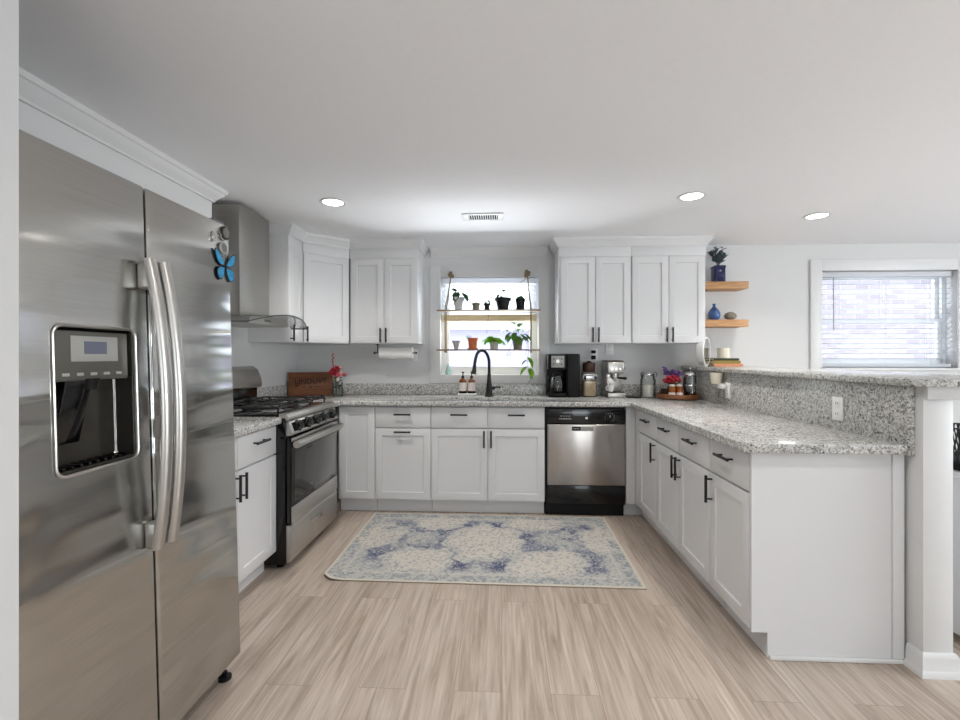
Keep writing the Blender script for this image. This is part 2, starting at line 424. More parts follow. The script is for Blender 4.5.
def sweep(path, prof, i0, i1, close=False, mb=None):
    """sweep a closed profile (out, z) along a level path, mitred; 'out' lies to the right of the path"""
    P = [Vector((p[0], p[1])) for p in path]; offs = []
    for i in range(len(P)):
        d0 = (P[i] - P[i - 1]).normalized() if i > 0 else None
        d1 = (P[i + 1] - P[i]).normalized() if i < len(P) - 1 else None
        n0 = Vector((d0.y, -d0.x)) if d0 else None; n1 = Vector((d1.y, -d1.x)) if d1 else None
        if n0 is None: n = n1
        elif n1 is None: n = n0
        else:
            n = (n0 + n1); n = n / (1 + n0.dot(n1))
        offs.append(n)
    mb = mb or MB(); t = bmesh.new(); rings = []
    for i in range(i0, i1 + 1):
        rings.append([t.verts.new((P[i].x + offs[i].x * o - mb.o.x, P[i].y + offs[i].y * o - mb.o.y, z - mb.o.z)) for o, z in prof])
    n = len(prof)
    for a, b in zip(rings, rings[1:]):
        for k in range(n): t.faces.new((a[k], a[(k + 1) % n], b[(k + 1) % n], b[k]))
    t.faces.new(rings[0]); t.faces.new(rings[-1][::-1])
    mb.merge(t); return mb

# ------------------------------------------------------------------ the room
XL, YW, CZ = -1.94, 4.28, 2.28         # left wall, back wall, ceiling
XR, YR = 5.6, -3.0
struct(MB().box((-2.1, YR - .1, -.1), (XR + .1, YW + .2, 0)).build('floor', 'floor'), 'greige oak plank floor of the kitchen', 'floor')
struct(MB().box((-2.1, YR - .1, CZ), (XR + .1, YW + .2, CZ + .1)).build('ceiling', 'ceiling'), 'flat white painted ceiling with recessed lights', 'ceiling')
struct(MB().box((XL - .15, .843, 0), (XL, YW + .19, CZ)).build('wall_left', 'wall'), 'white wall behind the range and hood', 'wall')
M['wall_shaded'] = plain('shaded_wall_paint', srgb(202, 202, 202), .75, var=.008)  # greyer wall paint; shade on this wall end is put into the colour
struct(MB().box((XL - .15, YR, 0), (-.93, .843, CZ)).build('wall_near', 'wall_shaded'), 'pale wall end beside the fridge at the picture edge', 'wall')
bw = MB()
W1 = (-.575, .335, 1.10, 2.01); W2 = (2.866, 4.03, 1.17, 2.04)
xs = [XL, W1[0], W1[1], W2[0], W2[1], XR]
for k in range(0, 6, 2): bw.box((xs[k], YW, 0), (xs[k + 1], YW + .17, CZ))
for w in (W1, W2):
    bw.box((w[0], YW, 0), (w[1], YW + .17, w[2])); bw.box((w[0], YW, w[3]), (w[1], YW + .17, CZ))
bmesh.ops.remove_doubles(bw.bm, verts=bw.bm.verts[:], dist=1e-4)
struct(bw.build('wall_back', 'wall'), 'pale grey white back wall with two windows', 'wall')
rw = MB()
rw.box((XR, YR, 0), (XR + .15, 0, CZ)).box((XR, 2.0, 0), (XR + .15, YW + .17, CZ)).box((XR, 0, 0), (XR + .15, 2.0, .85)).box((XR, 0, 1.98), (XR + .15, 2.0, CZ))
struct(rw.build('wall_right', 'wall'), 'far side wall of the dining area', 'wall')
rr = MB()
rr.box((-.93, YR - .15, 0), (.9, YR, CZ)).box((2.0, YR - .15, 0), (XR, YR, CZ)).box((.9, YR - .15, 2.08), (2.0, YR, CZ)).box((.9, YR - .15, 0), (2.0, YR, .12))
struct(rr.build('wall_rear', 'wall'), 'rear wall with a wide glazed opening', 'wall')
struct(MB().box((-8, YW + .25, -.6), (14, 12, -.5)).build('ground', 'ground'), 'pale ground outside the windows', 'ground')

# the bulkhead above the fridge with its crown
CROWN_F = [(0, 2.195), (.012, 2.195), (.014, 2.207), (.020, 2.212), (.030, 2.226), (.047, 2.242), (.052, 2.252), (.060, 2.256), (.063, 2.266), (.063, 2.2795), (0, 2.2795)]
CROWN = [(o * .74, 2.2795 - (2.2795 - z) * .9) for o, z in CROWN_F]
bk = thing('trim_1', 'white crowned bulkhead on the wall above the fridge', 'bulkhead', (-1.94, 1.77, 2.0), kind='structure')
MB(bk.location).box((-1.94, .845, 2.0), (-1.73, 2.665, 2.279)).build('panel', 'trim', bk)
sweep([(-1.73, .845), (-1.73, 2.665), (-1.935, 2.665)], CROWN_F, 0, 2, mb=MB(bk.location)).build('crown_moulding', 'trim', bk)
WC = [(o * .85, z) for o, z in CROWN_F]
struct(sweep([(-.662, YW), (.416, YW)], WC, 0, 1).build('trim_2', 'trim'), 'white crown moulding above the sink window', 'moulding')

# knee wall carrying the bar
kw = MB().box((1.685, 1.925, 0), (1.80, YW, 1.125), .002).box((1.6852, 1.905, 1.105), (2.19, 1.935, 1.1555), .003).box((1.6852, 1.93, 1.105), (1.815, YW, 1.1555))
struct(kw.build('wall_peninsula', 'trim'), 'white knee wall carrying the granite bar', 'wall')
BASE = [(0, 0), (.024, 0), (.024, .012), (.016, .024), (.014, .028), (.014, .072), (.010, .084), (.004, .092), (0, .092)]
kb = sweep([(1.8005, 4.2), (1.8005, 1.9245), (1.685, 1.9245), (1.6845, 1.99)][::-1], [(o, z) for o, z in BASE], 0, 3)
struct(kb.build('baseboard_peninsula', 'trim'), 'white baseboard around the foot of the knee wall', 'baseboard')
struct(sweep([(XR - .001, YW - .001), (1.83, YW - .001)][::-1], BASE, 0, 1).build('baseboard_back', 'trim'), 'white baseboard along the dining area back wall', 'baseboard')

# ------------------------------------------------------------------ windows
def window(idx, label, w, meet, mats='vinyl'):
    r = thing('window_%d' % idx, label, 'window', ((w[0] + w[1]) / 2, YW, w[2]), kind='structure')
    o = r.location; x0, x1, z0, z1 = w
    f = MB(o); a, b = YW + .10, YW + .165
    f.box((x0, a, z0), (x0 + .035, b, z1)).box((x1 - .035, a, z0), (x1, b, z1)).box((x0 + .035, a, z1 - .03), (x1 - .035, b, z1)).box((x0 + .035, a, z0), (x1 - .035, b, z0 + .04))
    f.build('window_frame', 'vinyl', r)
    for nm, za, zb, dy in (('lower_sash', z0 + .04, meet + .018, 0), ('upper_sash', meet - .018, z1 - .03, .028)):
        s = MB(o); c, d = YW + .105 + dy, YW + .131 + dy; t = .034
        xa, xb = x0 + .036, x1 - .036
        s.box((xa, c, za), (xa + t, d, zb)).box((xb - t, c, za), (xb, d, zb)).box((xa + t, c, za), (xb - t, d, za + t)).box((xa + t, c, zb - t), (xb - t, d, zb))
        sh = s.build(nm, 'vinyl', r)
        MB(o).box((xa + t, c + .010, za + t), (xb - t, c + .014, zb - t)).build('glass_pane', 'pane', sh)
    return r
w1 = window(1, 'double hung window above the kitchen sink', W1, 1.60)
c = MB(w1.location)     # flat casing of the sink window
x0, x1, z0, z1 = W1
c.box((x0 - .10, YW - .016, 1.02), (x0, YW, z1 + .10), .002).box((x1, YW - .016, 1.02), (x1 + .10, YW, z1 + .10), .002).box((x0, YW - .016, z1), (x1, YW, z1 + .10), .002).box((x0, YW - .016, 1.02), (x1, YW, z0), .002)
c.build('casing', 'wall', w1)
w2 = window(2, 'double hung window in the dining area behind the bar', W2, 1.60)
c = MB(w2.location); x0, x1, z0, z1 = W2
c.box((x0 - .10, YW - .018, z0 - .12), (x0, YW, z1 + .10), .003).box((x1, YW - .018, z0 - .12), (x1 + .10, YW, z1 + .10), .003).box((x0, YW - .018, z1), (x1, YW, z1 + .10), .003).box((x0, YW - .018, z0 - .12), (x1, YW, z0 - .022), .003)
c.build('casing', 'trim', w2)
MB(w2.location).box((x0 - .02, YW - .045, z0 - .022), (x1 + .02, YW + .10, z0), .004).build('window_sill', 'trim', w2)

def blind(name, label, x0, x1, ztop, zbot, sp, y, rail_h, rail_mat, tilt, group=None):
    r = thing(name, label, 'blind', ((x0 + x1) / 2, y, ztop)); o = r.location
    MB(o).box((x0, y - .026, ztop - .045), (x1, y + .026, ztop), .003).build('headrail', 'blind', r)
    s = MB(); zs = []
    z = ztop - .065
    while z > zbot + rail_h + .01: zs.append(z); z -= sp
    for z in zs:
        t = bmesh.new(); q = 6; prev = None
        cs = []
        for k in range(q + 1):
            u = k / q - .5; yy = u * .048; zz = .004 * (1 - 4 * u * u) + math.tan(tilt) * yy
            cs.append((yy, zz))
        va = [[t.verts.new((x - o.x, cy + y - o.y, z + cz - o.z)) for cy, cz in cs] for x in (x0 + .004, x1 - .004)]
        for k in range(q): t.faces.new((va[0][k], va[0][k + 1], va[1][k + 1], va[1][k]))
        bmesh.ops.solidify(t, geom=t.faces[:], thickness=.0022)
        s.merge(t)
    s.build('slats', 'blind', r)
    MB(o).box((x0 + .002, y - .024, zbot), (x1 - .002, y + .024, zbot + rail_h), .003).build('bottom_rail', rail_mat, r)
    l = MB(o)
    for u in (.16, .5, .84):
        for dy in (-.025, .025): l.tube([(x0 + u * (x1 - x0), y + dy, ztop - .05), (x0 + u * (x1 - x0), y + dy, zbot + .01)], .0012, 5)
    l.build('ladder_cords', 'blind', r)
    MB(o).tube([(x0 + .11, y - .035, ztop - .05), (x0 + .112, y - .037, ztop - .62 * (ztop - zbot))], .004, 6).build('tilt_wand', 'lcd_frame', r)
    return r
blind('window_blind', 'white slatted blind half lowered behind the hanging plant shelf', W1[0] + .012, W1[1] - .012, 2.005, 1.60, .043, YW + .055, .065, 'beige', .34)
blind('window_blind', 'white slatted blind lowered fully over the dining area window', W2[0] + .012, W2[1] - .012, 2.035, 1.175, .045, YW + .055, .03, 'blind', .16)

# what stands outside
nh = thing('neighbour_house', 'pale brick house wall seen through the dining window blind', 'house', (5.0, 7.2, -.5), kind='structure')
MB(nh.location).box((3.0, 7.2, -.5), (9.0, 7.5, 2.7)).build('brick_wall', 'brick', nh)
MB(nh.location).box((2.8, 6.9, 2.7), (9.2, 7.8, 2.85)).build('eave', 'trim', nh)
nf = thing('garden_shed', 'lavender grey sided wall seen through the sink window', 'shed', (-.2, 7.8, -.5), kind='structure')
MB(nf.location).box((-2.2, 7.8, -.5), (1.6, 8.2, 1.72)).build('siding_wall', 'siding', nf)
MB(nf.location).box((-2.3, 7.7, 1.72), (1.7, 8.3, 1.80)).build('roof_edge', 'trim', nf)

# ------------------------------------------------------------------ cabinets
PULL_R = .0070
def pull(parent, c, axis, length=.135, name='pull_handle'):
    """black bar pull standing off a front that faces local -y"""
    m = MB(); x, y, z = c; h = length / 2; off = .031
    d = Vector((1, 0, 0)) if axis == 'x' else Vector((0, 0, 1))
    p = Vector((x, y - off, z))
    m.tube([p - d * h, p + d * h], PULL_R, 10)
    for s_ in (-1, 1):
        q = p + d * s_ * (h - .018); m.tube([q, q + Vector((0, off, 0))], .0045, 8)
    return m.build(name, 'black', parent)
def shaker(x0, x1, z0, z1, y=0, th=.02, frame=.057, rec=.008):
    """shaker door slab, front at local y"""
    t = bmesh.new()
    vs_ = [t.verts.new(p) for p in ((x0, y, z0), (x1, y, z0), (x1, y, z1), (x0, y, z1), (x0, y + th, z0), (x1, y + th, z0), (x1, y + th, z1), (x0, y + th, z1))]
    fr = t.faces.new((vs_[0], vs_[1], vs_[2], vs_[3]))
    for q in ((4, 7, 6, 5), (0, 4, 5, 1), (1, 5, 6, 2), (2, 6, 7, 3), (3, 7, 4, 0)): t.faces.new([vs_[i] for i in q])
    bmesh.ops.recalc_face_normals(t, faces=t.faces[:])
    bmesh.ops.inset_region(t, faces=[fr], thickness=frame, depth=0, use_even_offset=True)
    bmesh.ops.inset_region(t, faces=[fr], thickness=.003, depth=-rec, use_even_offset=True)
    bev = [e for e in t.edges if all(abs(v.co.y - y) < 1e-6 for v in e.verts) and any((abs(v.co.x - x0) < 1e-6 or abs(v.co.x - x1) < 1e-6) and (abs(v.co.z - z0) < 1e-6 or abs(v.co.z - z1) < 1e-6) for v in e.verts) and len([f for f in e.link_faces if abs(f.normal.y) < .1]) == 1]
    if bev: bmesh.ops.bevel(t, geom=bev, offset=.002, segments=2, profile=.5, affect='EDGES')
    m = MB(); m.merge(t); return m
def slab(x0, x1, z0, z1, y=0, th=.02): return MB().box((x0, y, z0), (x1, y + th, z1), .0022)

DZ0, DZ1, RZ0, RZ1, BT = .118, .690, .700, .862, .873
def base_cabinet(label, loc, rot, w, doors=(), drawers=(), depth=.58, sink=False, toe=True):
    """doors: (x0,x1,pull spec) ; drawers: (x0,x1,pull?)"""
    r = thing('base_cabinet', label, 'cabinet', loc, (0, 0, rot), 'white base cabinets')
    if sink:      # open top for the basin
        m = MB().box((.0015, .021, .11), (w - .0015, depth, .66)).box((.0015, .021, .66), (w - .0015, .04, BT)).box((.0015, .04, .66), (.02, depth, BT)).box((w - .02, .04, .66), (w - .0015, depth, BT))
    else: m = MB().box((.0015, .021, .11), (w - .0015, depth, BT))
    m.build('body', 'cab', r)
    if toe: MB().box((.0015, .075, 0), (w - .0015, .09, .11)).build('toe_kick', 'cab', r)
    for x0, x1, sp in doors:
        if sp == 'full': x0_, z1 = x0, RZ1
        else: z1 = DZ1
        d = shaker(x0 + .002, x1 - .002, DZ0, z1).build('door', 'cab', r)
        if sp == 'L': pull(d, (x0 + .028, 0, .612), 'z')
        elif sp == 'R': pull(d, (x1 - .028, 0, .612), 'z')
        elif sp == 'T': pull(d, ((x0 + x1) / 2, 0, .665), 'x')
    for x0, x1, has in drawers:
        d = slab(x0 + .002, x1 - .002, RZ0, RZ1).build('drawer_front', 'cab', r)
        if has: pull(d, ((x0 + x1) / 2, 0, .806), 'x')
    return r

YF = 3.68                  # front plane of the back run
base_cabinet('narrow white corner base door beside the range, without a handle', (-1.335, YF, 0), 0, .306, doors=[(0.012, .306, 'full')])
base_cabinet('white base cabinet with one drawer over a pull-out door', (-1.028, YF, 0), 0, .456, doors=[(0, .456, 'T')], drawers=[(0, .456, True)])
base_cabinet('wide white sink base with two doors and two drawer fronts', (-.571, YF, 0), 0, .912, doors=[(0, .456, 'R'), (.456, .912, 'L')], drawers=[(0, .456, True), (.456, .912, True)], sink=True)
XP = 1.05
# corner filler between dishwasher and peninsula
fl = thing('corner_filler', 'narrow white filler panel right of the dishwasher', 'filler panel', (.976, YF, 0))
MB(fl.location).box((.978, YF, .11), (1.0485, YF + .018, BT), .001).build('panel', 'cab', fl)
MB(fl.location).box((1.0505, 3.586, .11), (1.068, YF + .018, BT), .001).build('return_panel', 'cab', fl)
MB(fl.location).box((1.125, 3.586, 0), (1.14, YF + .085, .11)).build('toe_kick', 'cab', fl)
MB(fl.location).box((.978, YF + .07, 0), (1.124, YF + .085, .11)).build('toe_kick', 'cab', fl)
R90 = -PI / 2
base_cabinet('white one-door base cabinet in the peninsula nearest the dishwasher corner', (XP, 3.584, 0), R90, .398, doors=[(0, .398, 'R')], drawers=[(0, .398, True)])
base_cabinet('white two-door base cabinet in the middle of the peninsula', (XP, 3.184, 0), R90, .800, doors=[(0, .39, 'R'), (.39, .80, 'L')], drawers=[(0, .39, True), (.39, .80, True)])
base_cabinet('white one-door base cabinet at the open end of the peninsula', (XP, 2.383, 0), R90, .366, doors=[(0, .366, 'L')], drawers=[(0, .366, True)])
ep = thing('end_panel', 'plain white end panel closing the peninsula cabinets', 'panel', (1.05, 2.015, 0))
o = ep.location
MB(o).poly([(1.054, .11), (1.12, .11), (1.12, 0), (1.662, 0), (1.662, BT), (1.054, BT)], 1.998, 2.014, 'y').build('panel', 'cab', ep)
MB(o).box((1.125, 1.984, 0), (1.662, 1.998, .018), .005).build('shoe_moulding', 'trim', ep)
MB(o).box((1.622, 1.990, .018), (1.668, 1.998, BT), .002).build('scribe_strip', 'cab', ep)
base_cabinet('white base cabinet between the fridge and the range, two doors', (-1.34, 1.84, 0), PI / 2, .834, doors=[(0, .434, 'R'), (.434, .834, 'L')], drawers=[(0, .434, True), (.434, .834, True)])

UZ0, UZ1 = 1.383, 2.205
LP = [(-1.94, 3.425), (-1.62, 3.425), (-1.62, 3.676), (-1.327, 3.95), (-.726, 3.95), (-.726, YW - .001)]
RP = [(.48, YW - .001), (.48, 3.95), (1.096, 3.95), (1.712, 3.95), (1.712, YW - .001)]
def wall_cabinet(label, loc, rot, w, doors, depth, path, i0, i1, body=None, name='wall_cabinet'):
    r = thing(name, label, 'cabinet', loc, (0, 0, rot), 'white wall cabinets')
    if body is None: MB().box((.0012, .021, UZ0), (w - .0012, depth, UZ1 + .07)).build('body', 'cab', r)
    else:
        inv = Matrix.Translation(Vector(loc)) @ Matrix.Rotation(rot, 4, 'Z')
        b = MB().poly(body, UZ0, UZ1 + .07); bmesh.ops.transform(b.bm, matrix=inv.inverted(), verts=b.bm.verts[:]); b.build('body', 'cab', r)
    MB().box((.0012, .002, 2.1215), (w - .0012, .021, UZ1), .001).build('frieze', 'cab', r)
    cr = sweep(path, CROWN, i0, i1)
    inv = (Matrix.Translation(Vector(loc)) @ Matrix.Rotation(rot, 4, 'Z')).inverted()
    bmesh.ops.transform(cr.bm, matrix=inv, verts=cr.bm.verts[:]); cr.build('crown_moulding', 'cab', r)
    for x0, x1, sp in doors:
        d = shaker(x0 + .002, x1 - .002, UZ0 + .006, 2.12).build('door', 'cab', r)
        if sp == 'L': pull(d, (x0 + .024, 0, 1.455), 'z', .125)
        elif sp == 'R': pull(d, (x1 - .024, 0, 1.455), 'z', .125)
    return r
wall_cabinet('narrow white wall cabinet directly right of the range hood', (-1.62, 3.425, 0), PI / 2, .251, [(.0, .251, 'L')], .318, LP, 0, 2)
dl = (Vector(LP[3]) - Vector(LP[2])).length
ang = math.atan2(LP[3][1] - LP[2][1], LP[3][0] - LP[2][0])
n_ = Vector((-math.sin(ang), math.cos(ang))) * .021
wall_cabinet('diagonal white corner wall cabinet with one wide door', (LP[2][0], LP[2][1], 0), ang, dl, [(0.004, dl - .004, 'L')], .3, LP, 2, 3,
             body=[(LP[2][0] + n_.x, LP[2][1] + n_.y), (LP[3][0] + n_.x, LP[3][1] + n_.y), (-1.329, YW - .002), (XL + .002, YW - .002), (XL + .002, 3.678), (-1.64, 3.678)])
wall_cabinet('white two-door wall cabinet above the paper towel roll', (LP[3][0], 3.95, 0), 0, .601, [(0.006, .302, 'R'), (.302, .598, 'L')], .328, LP, 3, 5)
wall_cabinet('white two-door wall cabinet above the coffee machines', (.48, 3.95, 0), 0, .616, [(.018, .312, 'R'), (.312, .612, 'L')], .328, RP, 0, 2)
wall_cabinet('white two-door wall cabinet next to the oak shelves', (1.096, 3.95, 0), 0, .616, [(.004, .31, 'R'), (.31, .612, 'L')], .328, RP, 2, 4)

# ------------------------------------------------------------------ stone tops
CT0, CT1 = .8745, .915
ct = thing('countertop', 'speckled grey granite worktop along the sink wall and peninsula', 'countertop', (0, YW, CT1)); o = ct.location
tp = MB(o).poly([(XL + .001, 3.455), (-1.305, 3.455), (-1.305, 3.645), (1.005, 3.645), (1.005, 1.985), (1.035, 1.955), (1.653, 1.956), (1.653, YW - .001), (XL + .001, YW - .001)], CT0, CT1, bev=.006).build('worktop', 'granite', ct)
SK = (-.49, .26, 3.765, 4.00)
cut(tp, [((SK[0] - o.x, SK[2] - o.y, -.1), (SK[1] - o.x, SK[3] - o.y, .1), .03)])
MB(o).box((XL + .03, YW - .028, CT1 + .0005), (1.652, YW - .001, 1.017), .003).build('backsplash', 'granite', ct)
MB(o).box((XL + .001, 3.46, CT1 + .0005), (XL + .028, YW - .001, 1.017), .003).build('backsplash', 'granite', ct)
MB(o).box((1.6535, 1.958, CT0 - .004), (1.684, YW - .001, 1.1555), .004).build('bar_backsplash', 'granite', ct)
c2 = tag(MB().box((XL + .001, 1.83, CT0), (-1.305, 2.672, CT1), .006).build('countertop', 'granite'), 'short granite countertop between the fridge and the range', 'countertop')
bt = tag(MB().poly([(1.62, 1.90), (1.65, 1.87), (2.17, 1.87), (2.2, 1.90), (2.2, YW - .02), (1.62, YW - .02)], 1.1565, 1.187, bev=.007).build('breakfast_bar', 'granite'), 'raised speckled granite breakfast bar top on the knee wall', 'breakfast bar')

# ------------------------------------------------------------------ sink, faucet, soap
sk = thing('kitchen_sink', 'undermount stainless sink below the window', 'sink', (-.115, 3.88, .70)); o = sk.location
s = MB(o)
s.box((SK[0] - .02, SK[2] - .02, .70), (SK[1] + .02, SK[3] + .02, .705)).box((SK[0] - .02, SK[2] - .02, .705), (SK[0] - .004, SK[3] + .02, .873)).box((SK[1] + .004, SK[2] - .02, .705), (SK[1] + .02, SK[3] + .02, .873)).box((SK[0] - .004, SK[2] - .02, .705), (SK[1] + .004, SK[2] - .004, .873)).box((SK[0] - .004, SK[3] + .004, .705), (SK[1] + .004, SK[3] + .02, .873))
s.box((-.13, SK[2] - .004, .705), (-.115, SK[3] + .004, .85), .004)
s.build('basin', 'steel_plain', sk)
MB(o).lathe([(.045, .7055), (.043, .709), (.02, .7085), (0, .707)], (-.3, 3.88, 0)).build('drain', 'chrome', sk)
fc = thing('kitchen_faucet', 'matte black gooseneck faucet behind the sink', 'faucet', (-.114, 4.09, .9155)); o = fc.location
MB(o).lathe([(.040, 0), (.040, .006), (.034, .014), (.029, .03), (.025, .10), (.021, .13), (.016, .20), (0, .20)], o).build('base', 'black', fc)
MB(o).tube([o + Vector((0, 0, .12)), o + Vector((0, 0, .26)), o + Vector((-.004, -.01, .335)), o + Vector((-.03, -.04, .392)), o + Vector((-.065, -.075, .408)), o + Vector((-.098, -.105, .385)), o + Vector((-.115, -.125, .33)), o + Vector((-.122, -.132, .28))], .0135, 12, 6).build('spout', 'black', fc)
MB(o).tube([o + Vector((-.121, -.131, .285)), o + Vector((-.126, -.136, .235)), o + Vector((-.131, -.14, .205))], [.014, .020, .024], 14, 4).build('spray_head', 'black', fc)
m = MB(o).tube([o + Vector((.02, 0, .075)), o + Vector((.052, 0, .078))], .017, 14).tube([o + Vector((.045, 0, .08)), o + Vector((.075, -.01, .085)), o + Vector((.10, -.012, .078))], [.009, .007, .006], 8, 4)
m.build('lever_handle', 'black', fc)
tr = tag(MB().box((-.405, 4.15, .9155), (-.228, 4.235, .936), .006).build('soap_tray', 'plastic_white'), 'small white tray holding two amber soap bottles', 'tray')
def soap(x, label):
    r = thing('soap_bottle', label, 'soap bottle', (x, 4.192, .9365), group='amber soap bottles by the sink'); 
    MB().lathe([(0, 0), (.031, 0), (.034, .004), (.034, .105), (.028, .122), (.014, .132), (.013, .142), (0, .142)]).build('bottle', 'amber', r)
    MB().lathe([(.0346, .022), (.0346, .098), (.0343, .098), (.0343, .022), (.0346, .022)]).build('label', 'label', r)
    MB().lathe([(.0348, .001), (.0352, .004), (.0352, .018), (.0343, .018), (.0348, .001)]).build('base_band', 'black_matte', r)
    p = MB().lathe([(.0145, .138), (.0145, .155), (.006, .158), (.005, .186), (0, .186)]).box((-.012, -.012, .184), (.012, .012, .196), .004).tube([(0, -.008, .19), (0, -.04, .188), (0, -.044, .182)], .0035, 6)
    p.build('pump', 'black_matte', r); return r
soap(-.357, 'left one of two amber pump bottles on the white tray')
soap(-.276, 'right one of two amber pump bottles, nearer the faucet')

# ------------------------------------------------------------------ dishwasher
dw = thing('dishwasher', 'stainless dishwasher with a black control panel', 'dishwasher', (.659, YF, 0)); o = dw.location
MB(o).box((.346, YF + .03, .09), (.972, YF + .58, .872)).build('body', 'black_matte', dw)
MB(o).box((.346, YF + .004, .108), (.358, YF + .03, .872)).build('side_trim', 'black_matte', dw)
cp = MB(o).box((.358, YF - .022, .742), (.970, YF + .028, .860), .008, 3).build('control_panel', 'black_gloss', dw)
MB(o).box((.36, YF - .012, .862), (.968, YF + .03, .872)).build('top_trim', 'black_matte', dw)
MB(o).box((.358, YF - .018, .252), (.970, YF + .028, .739), .010, 3).build('door', 'steel_v', dw)
MB(o).box((.358, YF - .006, .105), (.970, YF + .028, .249), .004).build('lower_panel', 'black_gloss', dw)
MB(o).box((.352, YF + .045, .0), (.970, YF + .06, .104)).build('toe_panel', 'black_matte', dw)
MB(o).tube([(.665, YF - .021, .787), (.665, YF - .0255, .787)], .009, 16).build('indicator_lamp', 'plastic_white', cp)
mk = MB(o)
for k in range(4): mk.box((.458 + k * .022, YF - .0228, .799), (.472 + k * .022, YF - .0219, .805))
for k in range(7): mk.box((.450 + k * .014, YF - .0228, .777), (.461 + k * .014, YF - .0219, .784))
mk.build('printed_marks', 'grey_mark', cp)
dk = MB(o).tube([(.845, YF - .021, .792), (.845, YF - .033, .792)], .024, 20); dk.build('dial', 'black_matte', cp)
dm = MB(o)
for k in range(9):
    a = math.radians(200 - k * 30); dm.box((.845 + .036 * math.cos(a) - .003, YF - .0228, .792 + .036 * math.sin(a) - .002), (.845 + .036 * math.cos(a) + .003, YF - .0219, .792 + .036 * math.sin(a) + .002))
dm.box((.842, YF - .034, .795), (.848, YF - .0328, .813))
dm.build('dial_marks', 'grey_mark', cp)
mg = thing('dishwasher_sign', 'small silver slide sign stuck on the dishwasher door', 'sign', (.61, YF - .019, .70)); o = mg.location
MB(o).box((.548, YF - .024, .685), (.722, YF - .0185, .722), .002).build('plate', 'lcd_frame', mg)
MB(o).box((.553, YF - .0255, .690), (.618, YF - .0242, .718)).build('slider', 'dark_gap', mg)
q = MB(o)
for k in range(4): q.box((.563 + k * .012, YF - .0262, .700), (.571 + k * .012, YF - .0256, .708))
for k in range(3): q.box((.704, YF - .025, .693 + k * .009), (.712, YF - .0242, .698 + k * .009))
q.build('printed_marks', 'grey_mark', mg)

# ------------------------------------------------------------------ fridge
FX, FY = -1.045, 1.345
fr = thing('refrigerator', 'tall stainless side-by-side refrigerator with curved handles', 'refrigerator', (FX, FY, 0), (0, -math.radians(1.7), 0))
HW = .458
MB().box((-.78, -HW + .006, .035), (-.078, HW - .006, 1.775), .006).build('body', 'side_grey', fr)
SPL = .022
dl_ = MB().box((-.072, -HW, .085), (0, SPL - .004, 1.80), .009, 4).build('freezer_door', 'steel', fr)
DY0, DY1, DZ_0, DZ_1 = -.283, -.040, .985, 1.352
cut(dl_, [((-.062, DY0, DZ_0), (.05, DY1, DZ_1), .022)])
for p in dl_.data.polygons: p.use_smooth = True
dl_.data.set_sharp_from_angle(angle=math.radians(30))
dr_ = MB().box((-.072, SPL + .004, .085), (0, HW, 1.80), .009, 4).build('fridge_door', 'steel', fr)
MB().box((-.075, SPL - .003, .09), (-.02, SPL + .003, 1.79)).build('door_gasket', 'dark_gap', fr)
MB().box((-.15, -HW + .01, .02), (-.11, HW - .01, .078), .004).build('base_grille', 'black_matte', fr)
for y in (-.38, .425):
    MB().lathe([(0, 0), (.024, 0), (.024, .012), (.010, .016), (.010, .03), (0, .03)], (-.05, y, .002)).build('levelling_foot', 'black_matte', fr)
    MB().box((-.10, y - .035, 1.80), (-.02, y + .035, 1.818), .005).build('hinge_cover', 'side_grey', fr)
for y, par, z1 in ((SPL - .030, dl_, 0), (SPL + .030, dr_, 0)):
    pts = []
    for k in range(13):
        u = k / 12; z = .70 + .87 * u
        pts.append((.030 + .040 * math.sin(PI * u) ** .8, y, z))
    m = MB(); t = bmesh.new(); rings = []
    P = [Vector(p) for p in pts]
    for i, p in enumerate(P):
        d = (P[min(i + 1, 12)] - P[max(i - 1, 0)]).normalized(); a = Vector((0, 1, 0)); b = a.cross(d).normalized()
        rings.append([t.verts.new(p + a * .021 * math.cos(2 * PI * k / 14) + b * .014 * math.sin(2 * PI * k / 14)) for k in range(14)])
    for r0, r1 in zip(rings, rings[1:]):
        for k in range(14): t.faces.new((r0[k], r0[(k + 1) % 14], r1[(k + 1) % 14], r1[k]))
    t.faces.new(rings[0]); t.faces.new(rings[-1][::-1]); m.merge(t)
    for z in (.745, 1.525): m.box((.0, y - .016, z - .045), (.040, y + .016, z + .035), .008, 3)
    m.build('door_handle', 'satin', par)
# water and ice dispenser
f = MB()
for a, b in (((-.062, DY0 + .003, DZ_0 + .003), (-.058, DY1 - .003, 1.215)),):
    f.box(a, b)
f.box((-.06, DY0 + .001, DZ_0 + .01), (-.004, DY0 + .006, 1.22)).box((-.06, DY1 - .006, DZ_0 + .01), (-.004, DY1 - .001, 1.22)).box((-.06, DY0 + .003, DZ_0 + .001), (-.004, DY1 - .003, DZ_0 + .008))
dp = f.build('dispenser_recess', 'dark_recess', dl_)
MB().box((-.058, DY0 + .008, 1.215), (-.012, DY1 - .008, 1.345), .004).build('dispenser_panel', 'panel_dark', dl_)
MB().box((-.0125, -.228, 1.265), (-.010, -.085, 1.332), .001).build('display_bezel', 'lcd_frame', dl_)
MB().box((-.0105, -.190, 1.285), (-.0092, -.122, 1.318)).build('display_screen', 'lcd', dl_)
b_ = MB()
for k in range(5): b_.box((-.0125, -.252 + k * .040, 1.228), (-.0108, -.232 + k * .040, 1.236), .001)
b_.build('dispenser_buttons', 'lcd_frame', dl_)
pd = MB().box((-.004, -.038, -.085), (.004, .038, .085), .004)
pd = pd.build('dispenser_paddle', 'black_gloss', dl_, loc=(-.035, -.205, 1.135)); pd.rotation_euler = (0, math.radians(14), 0)
